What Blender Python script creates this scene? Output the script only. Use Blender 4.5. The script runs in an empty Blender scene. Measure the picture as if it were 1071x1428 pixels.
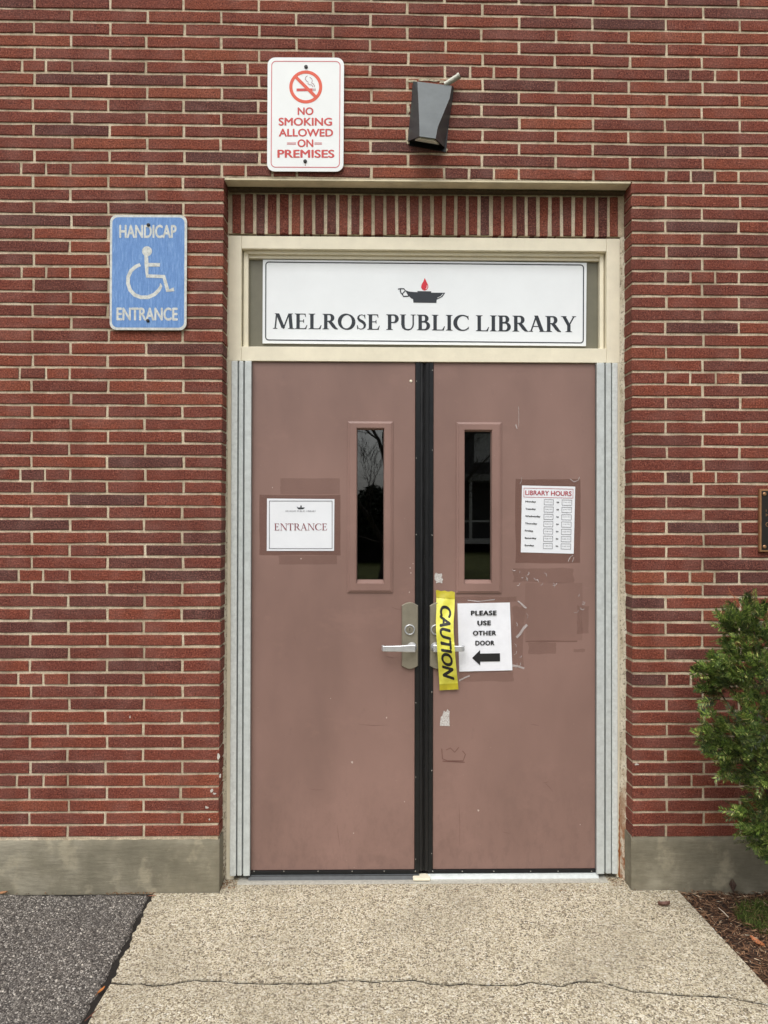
import bpy, math, random
import numpy as np
from mathutils import Vector, Matrix
R = math.radians
scene = bpy.context.scene
col = scene.collection
rnd = random.Random(7)

# ------------------------------------------------------------------ camera
C = 0.0518                     # brick course height
P = 0.3048                     # brick length + joint
Z0 = 52.5 * C + 0.2160         # centre height of the course above the lintel
FPX, IW, IH = 1040.0, 1071.0, 1428.0
CAM = Vector((0.6185, -3.0462, Z0 - 1.4113))
yaw, pit, rol = 0.0162, 0.0066, 0.0021
r0 = Vector((math.cos(yaw), -math.sin(yaw), 0)); f0 = Vector((math.sin(yaw), math.cos(yaw), 0)); up0 = Vector((0, 0, 1))
fw = math.cos(pit) * f0 + math.sin(pit) * up0
u0 = -math.sin(pit) * f0 + math.cos(pit) * up0
rt = math.cos(rol) * r0 + math.sin(rol) * u0
up = math.cos(rol) * u0 - math.sin(rol) * r0
cd = bpy.data.cameras.new('camera'); cam = bpy.data.objects.new('camera', cd); col.objects.link(cam)
cam.matrix_world = Matrix(((rt.x, up.x, -fw.x, CAM.x), (rt.y, up.y, -fw.y, CAM.y), (rt.z, up.z, -fw.z, CAM.z), (0, 0, 0, 1)))
cd.sensor_fit = 'HORIZONTAL'; cd.sensor_width = 36; cd.lens = FPX / IW * 36
cd.clip_start = 0.05; cd.clip_end = 1000
scene.camera = cam

# ------------------------------------------------------------------ world, sun, exposure
SUN_EL, SUN_AZ = 58, -14        # degrees; azimuth from straight in front of the wall towards its left
w = bpy.data.worlds.new('World'); scene.world = w; w.use_nodes = True
nt = w.node_tree; nt.nodes.clear()
sky = nt.nodes.new('ShaderNodeTexSky'); sky.sky_type = 'NISHITA'; sky.sun_disc = False
sky.sun_elevation = R(SUN_EL); sky.sun_rotation = R(180 - SUN_AZ); sky.air_density = 1.0; sky.dust_density = 4.0; sky.ozone_density = 1.0
hs = nt.nodes.new('ShaderNodeHueSaturation'); hs.inputs['Saturation'].default_value = 0.22
bg = nt.nodes.new('ShaderNodeBackground'); bg.inputs[1].default_value = 0.12
wo = nt.nodes.new('ShaderNodeOutputWorld')
nt.links.new(sky.outputs[0], hs.inputs['Color']); nt.links.new(hs.outputs[0], bg.inputs[0]); nt.links.new(bg.outputs[0], wo.inputs[0])
sd = bpy.data.lights.new('sun', 'SUN'); sd.energy = 1.0; sd.angle = R(40); sd.color = (1, 0.97, 0.93)
sun = bpy.data.objects.new('sun', sd); col.objects.link(sun)
sdir = Vector((math.cos(R(SUN_EL)) * math.sin(R(SUN_AZ)), -math.cos(R(SUN_EL)) * math.cos(R(SUN_AZ)), math.sin(R(SUN_EL))))
sun.rotation_euler = sdir.to_track_quat('Z', 'Y').to_euler()
scene.view_settings.view_transform = 'Standard'; scene.view_settings.look = 'None'
scene.view_settings.exposure = 0.57; scene.view_settings.gamma = 1; scene.view_settings.use_curve_mapping = False
scene.render.engine = 'CYCLES'

def at(px, py, Y):
    d = fw + rt * ((px - IW / 2) / FPX) - up * ((py - IH / 2) / FPX)
    t = (Y - CAM.y) / d.y
    return CAM + d * t
def ground(px, py, z=0.0):
    d = fw + rt * ((px - IW / 2) / FPX) - up * ((py - IH / 2) / FPX)
    return CAM + d * ((z - CAM.z) / d.z)
def proj(p):
    v = p - CAM; y = v.dot(fw)
    return IW / 2 + FPX * v.dot(rt) / y, IH / 2 - FPX * v.dot(up) / y

# ------------------------------------------------------------------ helpers
def s2l(c):
    return tuple((x / 255 / 12.92 if x / 255 <= .04045 else ((x / 255 + .055) / 1.055) ** 2.4) for x in c) + (1,)
class MB:
    def __init__(s): s.v = []; s.f = []
    def add(s, vs, fs):
        n = len(s.v); s.v += [tuple(v) for v in vs]; s.f += [tuple(i + n for i in f) for f in fs]
    def box(s, x0, x1, y0, y1, z0, z1):
        s.add([(x0, y0, z0), (x1, y0, z0), (x1, y1, z0), (x0, y1, z0), (x0, y0, z1), (x1, y0, z1), (x1, y1, z1), (x0, y1, z1)],
              [(0, 3, 2, 1), (4, 5, 6, 7), (0, 1, 5, 4), (1, 2, 6, 5), (2, 3, 7, 6), (3, 0, 4, 7)])
    def rings(s, loops, cap0=False, cap1=False):
        n = len(loops[0]); base = len(s.v)
        for l in loops: s.v += [tuple(p) for p in l]
        for k in range(len(loops) - 1):
            a = base + k * n; b = a + n
            for i in range(n):
                j = (i + 1) % n; s.f.append((a + i, a + j, b + j, b + i))
        if cap0: s.f.append(tuple(base + i for i in reversed(range(n))))
        if cap1: s.f.append(tuple(base + (len(loops) - 1) * n + i for i in range(n)))
    def tube(s, pts, rs, n=8, caps=True):
        pts = [Vector(p) for p in pts]; loops = []
        if not hasattr(rs, '__len__'): rs = [rs] * len(pts)
        for k, p in enumerate(pts):
            d = (pts[min(k + 1, len(pts) - 1)] - pts[max(k - 1, 0)]).normalized()
            a = d.orthogonal().normalized() if k == 0 else (a - d * a.dot(d)).normalized()
            b = d.cross(a)
            loops.append([p + (a * math.cos(2 * math.pi * i / n) + b * math.sin(2 * math.pi * i / n)) * rs[k] for i in range(n)])
        s.rings(loops, caps, caps)
    def build(s, name, m, parent=None, bevel=0, smooth=False, **props):
        me = bpy.data.meshes.new(name); me.from_pydata(s.v, [], s.f); me.update()
        return link(name, me, m, parent, bevel, smooth, **props)
def wloc(o):
    v = Vector(o.location)
    while o.parent: o = o.parent; v += o.location
    return v
def link(name, me, m, parent=None, bevel=0, smooth=False, **props):
    if m is not None and not me.materials: me.materials.append(m)
    if smooth: me.polygons.foreach_set('use_smooth', [True] * len(me.polygons))
    o = bpy.data.objects.new(name, me); col.objects.link(o)
    if parent:
        o.parent = parent; o.matrix_parent_inverse = Matrix.Identity(4); o.location = -wloc(parent)
    if bevel:
        b = o.modifiers.new('bevel', 'BEVEL'); b.width = bevel; b.segments = 2; b.limit_method = 'ANGLE'
    for k, v in props.items(): o[k] = v
    return o
def thing(name, label, cat, loc=(0, 0, 0), group=None):
    o = bpy.data.objects.new(name, None); col.objects.link(o); o.location = loc; o.empty_display_size = .05
    o['label'] = label; o['category'] = cat
    if group: o['group'] = group
    return o
def npmesh(name, V, F):
    """V (n,3), F (m,k) all faces the same size"""
    me = bpy.data.meshes.new(name); V = np.asarray(V, np.float32); F = np.asarray(F, np.int32)
    me.vertices.add(len(V)); me.vertices.foreach_set('co', V.ravel())
    me.loops.add(F.size); me.loops.foreach_set('vertex_index', F.ravel())
    me.polygons.add(len(F)); me.polygons.foreach_set('loop_start', np.arange(len(F), dtype=np.int32) * F.shape[1])
    me.polygons.foreach_set('loop_total', np.full(len(F), F.shape[1], np.int32))
    me.update(calc_edges=True); return me

# node material builder
class Mat:
    def __init__(s, name, color=(128, 128, 128), rough=.6, metal=0, spec=.5, lin=False):
        s.m = bpy.data.materials.new(name); s.m.use_nodes = True; s.nt = s.m.node_tree
        s.b = s.nt.nodes['Principled BSDF']; s.out = s.nt.nodes['Material Output']
        s.b.inputs['Base Color'].default_value = color if lin else s2l(color)
        s.b.inputs['Roughness'].default_value = rough; s.b.inputs['Metallic'].default_value = metal
        s.b.inputs['Specular IOR Level'].default_value = spec
    def n(s, t, **kw):
        nd = s.nt.nodes.new('ShaderNode' + t)
        for k, v in kw.items():
            if k in nd.inputs: nd.inputs[k].default_value = v
            else: setattr(nd, k, v)
        return nd
    def l(s, a, b): s.nt.links.new(a, b)
    def pos(s, sx=1, sy=1, sz=1):
        g = s.n('NewGeometry')
        if (sx, sy, sz) == (1, 1, 1): return g.outputs['Position']
        v = s.n('VectorMath', operation='MULTIPLY'); s.l(g.outputs['Position'], v.inputs[0]); v.inputs[1].default_value = (sx, sy, sz)
        return v.outputs[0]
    def noise(s, scale, detail=4, rough=.6, vec=None, dist=0):
        t = s.n('TexNoise', Scale=scale, Detail=detail, Roughness=rough, Distortion=dist)
        s.l(vec if vec is not None else s.pos(), t.inputs['Vector']); return t.outputs['Fac']
    def ramp(s, fac, stops, interp='LINEAR'):
        r = s.n('ValToRGB'); r.color_ramp.interpolation = interp
        e = r.color_ramp.elements
        while len(e) < len(stops): e.new(.5)
        for k, (p, c) in enumerate(stops):
            e[k].position = p; e[k].color = (c, c, c, 1) if not hasattr(c, '__len__') else s2l(c)
        s.l(fac, r.inputs[0]); return r.outputs[0]
    def mix(s, fac, a, b, mode='MIX'):
        x = s.n('Mix', data_type='RGBA', blend_type=mode)
        for v, i in ((fac, 0), (a, 6), (b, 7)):
            if hasattr(v, 'is_linked'): s.l(v, x.inputs[i])
            elif i == 0: x.inputs[0].default_value = v
            else: x.inputs[i].default_value = s2l(v)
        return x.outputs[2]
    def math(s, op, a, b=0):
        x = s.n('Math', operation=op)
        for v, i in ((a, 0), (b, 1)):
            if hasattr(v, 'is_linked'): s.l(v, x.inputs[i])
            else: x.inputs[i].default_value = v
        return x.outputs[0]
    def bump(s, h, dist=.002, strength=1, prev=None):
        b = s.n('Bump', Distance=dist, Strength=strength); s.l(h, b.inputs['Height'])
        if prev is not None: s.l(prev, b.inputs['Normal'])
        s.l(b.outputs[0], s.b.inputs['Normal']); return b.outputs[0]
    def color(s, c): s.l(c, s.b.inputs['Base Color'])
    def rough(s, c): s.l(c, s.b.inputs['Roughness'])
def flat(name, c, rough=.6, var=.12, scale=30, metal=0, bump=0, spec=.5):
    m = Mat(name, c, rough, metal, spec)
    n1 = m.noise(scale, 5, .65); d = tuple(max(0, x * (1 - var)) for x in c); h = tuple(min(255, x * (1 + var * .6)) for x in c)
    m.color(m.ramp(n1, [(.25, d), (.75, h)]))
    if bump: m.bump(m.noise(scale * 6, 4), bump)
    return m.m

# ------------------------------------------------------------------ materials
def brick_mat():
    m = Mat('brick', rough=.85, spec=.25)
    oi = m.n('ObjectInfo'); gi = m.n('NewGeometry')
    fr = m.math('FRACT', m.math('ADD', oi.outputs['Random'], gi.outputs['Random Per Island']))
    base = m.ramp(fr, [(0, (102, 66, 61)), (.05, (110, 66, 59)), (.14, (126, 69, 57)), (.45, (134, 71, 57)), (.7, (142, 74, 57)), (.92, (150, 80, 59)), (1, (158, 88, 64))])
    fr2 = m.math('FRACT', m.math('MULTIPLY', fr, 17.31))
    # grain of the fired face
    g1 = m.noise(170, 5, .8); g2 = m.noise(60, 4, .6, m.pos(.5, 1, 1.4)); g3 = m.noise(9, 3, .5)
    c = m.mix(m.ramp(g1, [(.36, .0), (.5, .75), (.6, 1)]), m.mix(1, base, (96, 84, 84), 'MULTIPLY'), base)
    c = m.mix(m.ramp(g1, [(.54, 0), (.66, .65)]), c, (186, 126, 106))
    c = m.mix(m.ramp(g2, [(.3, .35), (.55, 0)]), c, (84, 48, 44))
    c = m.mix(m.ramp(g3, [(.45, 0), (.8, .22)]), c, (160, 128, 120))
    st = m.noise(3.5, 5, .65, m.pos(2.2, 1, .5)); c = m.mix(m.ramp(st, [(.35, .25), (.52, 0)]), c, (84, 48, 41))
    m.color(c)
    h = m.math('ADD', m.math('MULTIPLY', g1, .7), m.math('MULTIPLY', g2, .8))
    m.bump(h, .0034, 1)
    return m.m
def mortar_mat():
    m = Mat('mortar', rough=.95, spec=.15)
    a = m.noise(7, 3); b = m.noise(260, 4, .7); c2 = m.noise(40, 4, .6)
    c = m.ramp(a, [(.3, (208, 192, 164)), (.55, (226, 211, 184)), (.75, (236, 222, 198))])
    c = m.mix(m.ramp(b, [(.35, .55), (.55, 0)]), c, (120, 104, 84))
    c = m.mix(m.ramp(c2, [(.3, .5), (.5, 0)]), c, (140, 122, 98))
    st = m.noise(3.5, 5, .65, m.pos(2.2, 1, .5)); c = m.mix(m.ramp(st, [(.35, .5), (.55, 0)]), c, (128, 112, 90))
    m.color(c); m.bump(m.math('ADD', m.math('MULTIPLY', b, .5), c2), .003, 1)
    return m.m
def door_mat(name, c):
    m = Mat(name, rough=.42, spec=.4)
    a = m.noise(2.2, 4, .55, m.pos(1.5, 1, .7)); b = m.noise(900, 2); s = m.noise(26, 6, .7, m.pos(1, 1, .35))
    k = m.ramp(a, [(.3, tuple(x * .93 for x in c)), (.7, tuple(min(255, x * 1.05) for x in c))])
    k = m.mix(m.ramp(s, [(.62, 0), (.72, .18)]), k, tuple(x * .72 for x in c))
    sw = m.noise(5, 5, .7, m.pos(1, 1, 1.6)); g = m.n('NewGeometry'); sz = m.n('SeparateXYZ'); m.l(g.outputs['Position'], sz.inputs[0])
    low = m.ramp(sz.outputs[2], [(.05, 1), (.55, 0)])
    k = m.mix(m.math('MULTIPLY', low, m.ramp(m.noise(34, 6, .75, m.pos(1, 1, .5)), [(.48, 0), (.62, .22)])), k, tuple(x * .7 for x in c))
    k = m.mix(m.ramp(sw, [(.56, 0), (.7, .25)]), k, tuple(min(255, x * 1.14) for x in c))
    sp = m.noise(140, 2, .5)
    k = m.mix(m.ramp(sp, [(.77, 0), (.80, .35)]), k, (200, 186, 178))
    m.color(k); m.rough(m.ramp(a, [(.3, .36), (.7, .5)]))
    m.bump(m.math('ADD', m.math('MULTIPLY', b, .12), m.noise(11, 2)), .0012, .5)
    return m.m
def cream_mat(name, c, var=.05, dirt=.35):
    m = Mat(name, rough=.5, spec=.35)
    a = m.noise(14, 5, .6); b = m.noise(120, 4, .7); v = m.noise(60, 5, .7, m.pos(1, 1, .15))
    k = m.ramp(a, [(.3, tuple(x * (1 - var) for x in c)), (.7, c)])
    k = m.mix(m.ramp(v, [(.58, 0), (.75, dirt)]), k, (160, 142, 112))
    k = m.mix(m.ramp(b, [(.7, 0), (.78, .6)]), k, (128, 96, 62))
    m.color(k); m.bump(b, .0006, .5); return m.m
def caulk_mat(rusty):
    m = Mat('caulk_rusty' if rusty else 'caulk', rough=.8, spec=.3)
    a = m.noise(90, 5, .7); b = m.noise(35, 4, .6, m.pos(1, 1, .5)); g = m.n('NewGeometry'); sx = m.n('SeparateXYZ'); m.l(g.outputs['Position'], sx.inputs[0])
    k = m.ramp(b, [(.3, (176, 164, 140)), (.5, (206, 197, 176)), (.7, (222, 214, 196))])
    k = m.mix(m.ramp(a, [(.36, .8), (.47, 0)]), k, (92, 76, 56))
    if rusty:
        low = m.ramp(sx.outputs[2], [(.05, 1.0), (.55, 0.0)])
        k = m.mix(m.math('MULTIPLY', low, m.ramp(b, [(.45, 1), (.6, .15)])), k, (142, 78, 26))
    else:
        low = m.ramp(sx.outputs[2], [(.0, .9), (.26, 0.0)])
        k = m.mix(m.math('MULTIPLY', low, m.ramp(a, [(.4, 1), (.6, .1)])), k, (84, 72, 56))
    m.color(k); m.bump(a, .004, 1); return m.m
def concrete_mat():
    m = Mat('cast_concrete', rough=.9, spec=.2)
    a = m.noise(3.2, 5, .65); b = m.noise(26, 6, .7, m.pos(.35, 1, 2.2)); c2 = m.noise(320, 3, .6); d = m.noise(9, 4, .6)
    k = m.ramp(a, [(.36, (116, 111, 95)), (.5, (136, 130, 112)), (.6, (154, 148, 130))])
    k = m.mix(m.ramp(b, [(.35, .5), (.6, 0)]), k, (110, 104, 90))
    k = m.mix(m.ramp(d, [(.54, 0), (.66, .5)]), k, (176, 167, 143))
    k = m.mix(m.ramp(c2, [(.68, 0), (.75, .7)]), k, (66, 60, 48))
    m.color(k); m.bump(m.math('ADD', m.math('MULTIPLY', c2, .35), b), .003, .8); return m.m
def aggregate_mat():
    m = Mat('exposed_aggregate', rough=.9, spec=.25)
    p = m.pos()
    wv = m.n('TexNoise', Scale=60, Detail=2); m.l(p, wv.inputs['Vector'])
    vm = m.n('VectorMath', operation='MULTIPLY_ADD'); m.l(wv.outputs['Color'], vm.inputs[0]); vm.inputs[1].default_value = (.008,) * 3; m.l(p, vm.inputs[2])
    v = m.n('TexVoronoi', Scale=120, Randomness=1); m.l(vm.outputs[0], v.inputs['Vector'])
    v2 = m.n('TexVoronoi', Scale=230, Randomness=1); m.l(vm.outputs[0], v2.inputs['Vector'])
    sp = m.n('SeparateColor'); m.l(v.outputs['Color'], sp.inputs[0]); sp2 = m.n('SeparateColor'); m.l(v2.outputs['Color'], sp2.inputs[0])
    peb = m.ramp(sp.outputs[0], [(0, (92, 84, 76)), (.2, (126, 114, 98)), (.36, (160, 148, 127)), (.5, (192, 182, 160)), (.7, (206, 197, 176)), (.85, (217, 209, 191)), (1, (238, 235, 222))])
    peb2 = m.ramp(sp2.outputs[1], [(0, (84, 76, 66)), (.2, (140, 128, 106)), (.4, (192, 180, 152)), (.65, (212, 201, 174)), (1, (234, 227, 208))])
    edge = m.ramp(v.outputs['Distance'], [(.42, 0), (.62, 1)])
    k = m.mix(m.ramp(sp.outputs[1], [(.45, 0), (.5, 1)]), peb2, peb)
    k = m.mix(edge, k, peb2)
    k = m.mix(m.ramp(m.noise(330, 3, .7), [(.38, .8), (.47, 0)]), k, (118, 104, 82))
    big = m.noise(2.4, 4, .6)
    k = m.mix(m.ramp(big, [(.35, .4), (.6, 0)]), k, (148, 140, 122))
    st = m.noise(7, 4, .6)
    k = m.mix(m.ramp(st, [(.6, 0), (.8, .3)]), k, (208, 196, 166))
    m.color(k)
    h = m.math('SUBTRACT', 1, v.outputs['Distance']); h2 = m.math('MULTIPLY', m.math('SUBTRACT', 1, v2.outputs['Distance']), .5)
    m.bump(m.math('ADD', h, h2), .003, .9); return m.m
def asphalt_mat():
    m = Mat('asphalt', rough=.85, spec=.35)
    p = m.pos()
    v = m.n('TexVoronoi', Scale=115, Randomness=1); m.l(p, v.inputs['Vector'])
    v2 = m.n('TexVoronoi', Scale=260, Randomness=1); m.l(p, v2.inputs['Vector'])
    sp = m.n('SeparateColor'); m.l(v.outputs['Color'], sp.inputs[0]); sp2 = m.n('SeparateColor'); m.l(v2.outputs['Color'], sp2.inputs[0])
    k = m.ramp(sp.outputs[0], [(0, (62, 58, 53)), (.35, (97, 92, 86)), (.75, (127, 121, 113)), (.9, (162, 156, 146)), (1, (218, 210, 196))])
    k2 = m.ramp(sp2.outputs[0], [(0, (48, 44, 41)), (.5, (88, 83, 78)), (.85, (136, 130, 122)), (1, (214, 208, 198))])
    k = m.mix(m.ramp(v.outputs['Distance'], [(.3, 0), (.5, 1)]), k, k2)
    k = m.mix(m.ramp(m.noise(3, 4), [(.4, .2), (.6, 0)]), k, (70, 68, 70))
    m.color(k)
    m.bump(m.math('ADD', m.math('SUBTRACT', 1, v.outputs['Distance']), m.math('MULTIPLY', m.math('SUBTRACT', 1, v2.outputs['Distance']), .6)), .004, 1)
    return m.m
M_brick = brick_mat(); M_mortar = mortar_mat()
M_door = door_mat('door_paint', (136, 108, 99)); M_doortrim = door_mat('door_trim_paint', (139, 110, 101))
M_cream = cream_mat('cream_frame_paint', (238, 230, 206), .05, .12); M_lintel = cream_mat('lintel_paint', (228, 216, 184), .12, .5)
M_caulk = caulk_mat(False); M_caulkr = caulk_mat(True)
M_conc = concrete_mat(); M_agg = aggregate_mat(); M_asph = asphalt_mat()
M_alu = flat('aluminium', (200, 206, 204), .42, .08, 40, .12)
M_alu2 = flat('worn_aluminium', (214, 219, 216), .45, .1, 60, .1)
M_black = flat('black_rubber', (20, 20, 22), .45, .4, 60, 0, .0006)
M_blackal = flat('black_aluminium', (26, 28, 30), .35, .25, 40, .3)
M_sweep = flat('grey_rubber', (62, 66, 68), .5, .2, 40)
M_screw = flat('screw_steel', (170, 168, 160), .35, .2, 200, .8)
M_satin = flat('satin_nickel', (152, 146, 130), .42, .06, 30, .55)
M_lever = flat('lever_chrome', (200, 202, 204), .3, .06, 30, .5)
M_white = flat('white_sign', (236, 240, 242), .35, .015, 6)
M_whiteb = flat('white_aluminium', (238, 241, 240), .3, .02, 6)
M_paper = flat('paper', (236, 238, 243), .7, .03, 25, 0, .0004)
M_lam = flat('laminated_paper', (234, 237, 241), .25, .015, 9)
M_ink = flat('navy_ink', (36, 42, 50), .5, .06, 30)
M_blackink = flat('black_ink', (24, 24, 26), .6, .1, 60)
M_red = flat('red_ink', (214, 38, 58), .5, .05, 30)
M_orange = flat('orange_red_ink', (224, 84, 52), .45, .05, 30)
M_redtext = flat('sign_red_ink', (202, 66, 62), .45, .06, 60)
M_pink = flat('thin_red_ink', (206, 92, 100), .45, .05, 60)
M_maroon = flat('maroon_ink', (134, 58, 70), .6, .1, 60)
M_hourred = flat('faded_red_ink', (178, 82, 92), .6, .1, 60)
M_greyink = flat('grey_ink', (128, 128, 134), .6, .1, 60)
M_olive = flat('olive_panel', (112, 109, 92), .45, .06, 20)
M_fixture = flat('dark_grey_casting', (72, 78, 80), .42, .08, 40, .3, .0002)
M_pipe = flat('galvanised_pipe', (184, 184, 172), .5, .2, 120, .4)
M_bronze = flat('bronze_edge', (170, 128, 92), .4, .15, 40, .6)
M_bronzed = flat('dark_bronze_field', (38, 34, 30), .5, .2, 90, .3, .0006)
M_soil = flat('soil', (58, 46, 38), .95, .4, 60, 0, .006)
M_dark = flat('joint_dirt', (34, 29, 24), .95, .3, 80, 0, .003)
def blue_mat():
    m = Mat('blue_sheeting', rough=.5, spec=.3)
    v = m.noise(120, 4, .7, m.pos(1.6, 1, .22)); b = m.noise(420, 3, .7); d = m.noise(170, 2, .5)
    k = m.ramp(v, [(.3, (92, 130, 186)), (.55, (110, 150, 204)), (.75, (146, 178, 218))])
    k = m.mix(m.ramp(b, [(.3, .45), (.5, 0)]), k, (66, 100, 156))
    k = m.mix(m.ramp(d, [(.72, 0), (.76, .6)]), k, (54, 64, 90))
    m.color(k); return m.m
def wornwhite_mat():
    m = Mat('worn_white_sheeting', rough=.5, spec=.3)
    b = m.noise(260, 4, .7); d = m.noise(60, 4, .6)
    k = m.ramp(d, [(.35, (190, 192, 186)), (.6, (216, 218, 212))])
    k = m.mix(m.ramp(b, [(.32, .5), (.48, 0)]), k, (132, 140, 150)); m.color(k); return m.m
M_blue = blue_mat(); M_worn = wornwhite_mat()
def film_mat(name, c, alpha):
    m = Mat(name, c, .22, 0, .6)
    m.b.inputs['Alpha'].default_value = alpha
    m.bump(m.noise(60, 4, .6), .0008, .6); return m.m
M_film = film_mat('clear_packing_tape', (116, 80, 70), .33)
M_film2 = film_mat('old_tape_mark', (118, 84, 75), .17)
M_filmw = film_mat('wrinkled_clear_tape', (225, 220, 218), .45)
def residue_mat():
    m = Mat('torn_silver_sticker', (190, 190, 186), .5)
    v = m.noise(260, 4, .7); m.color(m.ramp(v, [(.4, (150, 130, 122)), (.5, (196, 194, 190)), (.7, (214, 214, 210))])); return m.m
M_resid = residue_mat()
def tape_mat():
    m = Mat('caution_yellow', rough=.35, spec=.4)
    v = m.noise(18, 4, .6)
    m.color(m.ramp(v, [(.3, (206, 200, 62)), (.6, (226, 222, 92)), (.8, (234, 232, 140))])); m.bump(m.noise(40, 4), .0016, .7); return m.m
M_tape = tape_mat(); M_tape2 = flat('caution_yellow_double', (188, 176, 40), .4, .08, 30)
def glass_mat():
    m = Mat('window_glass', (255, 255, 255), 0)
    nt = m.nt; nt.nodes.remove(m.b)
    g = nt.nodes.new('ShaderNodeBsdfGlossy'); g.inputs['Roughness'].default_value = .012
    t = nt.nodes.new('ShaderNodeBsdfTransparent'); t.inputs[0].default_value = (.72, .75, .74, 1)
    f = nt.nodes.new('ShaderNodeFresnel'); f.inputs[0].default_value = 2.0
    x = nt.nodes.new('ShaderNodeMixShader')
    nt.links.new(f.outputs[0], x.inputs[0]); nt.links.new(t.outputs[0], x.inputs[1]); nt.links.new(g.outputs[0], x.inputs[2]); nt.links.new(x.outputs[0], m.out.inputs[0])
    return m.m
M_glass = glass_mat()

# ------------------------------------------------------------------ lettering
def textpolys(s, bold=0.0, spacing=1.0, shear=0.0):
    """letters of Blender's built-in face as (verts2d, tris) in its own units"""
    cu = bpy.data.curves.new('t', 'FONT'); cu.body = s;  cu.space_character = spacing; cu.shear = shear
    cu.resolution_u = 5; cu.align_x = 'CENTER'
    o = bpy.data.objects.new('t', cu); col.objects.link(o)
    bpy.context.view_layer.update()
    dg = bpy.context.evaluated_depsgraph_get(); me = bpy.data.meshes.new_from_object(o.evaluated_get(dg))
    V = [(v.co.x, v.co.y, 0) for v in me.vertices]; F = [tuple(p.vertices) for p in me.polygons]
    bpy.data.objects.remove(o); bpy.data.curves.remove(cu); bpy.data.meshes.remove(me)
    if bold:
        V0, F0, n = V, F, len(V); V = []; F = []
        for k, (dx, dy) in enumerate(((-bold, 0), (bold, 0), (0, bold * .6), (0, -bold * .6), (0, 0))):
            V += [(v[0] + dx, v[1] + dy, k) for v in V0]; F += [tuple(i + k * n for i in f) for f in F0]
    return V, F
def strip2(pts, ws):
    n = len(pts); L = []; Rr = []
    for i in range(n):
        a = pts[max(i - 1, 0)]; b = pts[min(i + 1, n - 1)]
        dx, dy = b[0] - a[0], b[1] - a[1]; l = math.hypot(dx, dy) or 1; nx, ny = -dy / l, dx / l
        wd = (ws[i] if hasattr(ws, '__len__') else ws) / 2
        L.append((pts[i][0] + nx * wd, pts[i][1] + ny * wd)); Rr.append((pts[i][0] - nx * wd, pts[i][1] - ny * wd))
    return [[L[i], L[i + 1], Rr[i + 1], Rr[i]] for i in range(n - 1)]
def arc(cx, cy, rx, ry, a0, a1, n):
    return [(cx + rx * math.cos(R(a0 + (a1 - a0) * i / n)), cy + ry * math.sin(R(a0 + (a1 - a0) * i / n))) for i in range(n + 1)]
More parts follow.
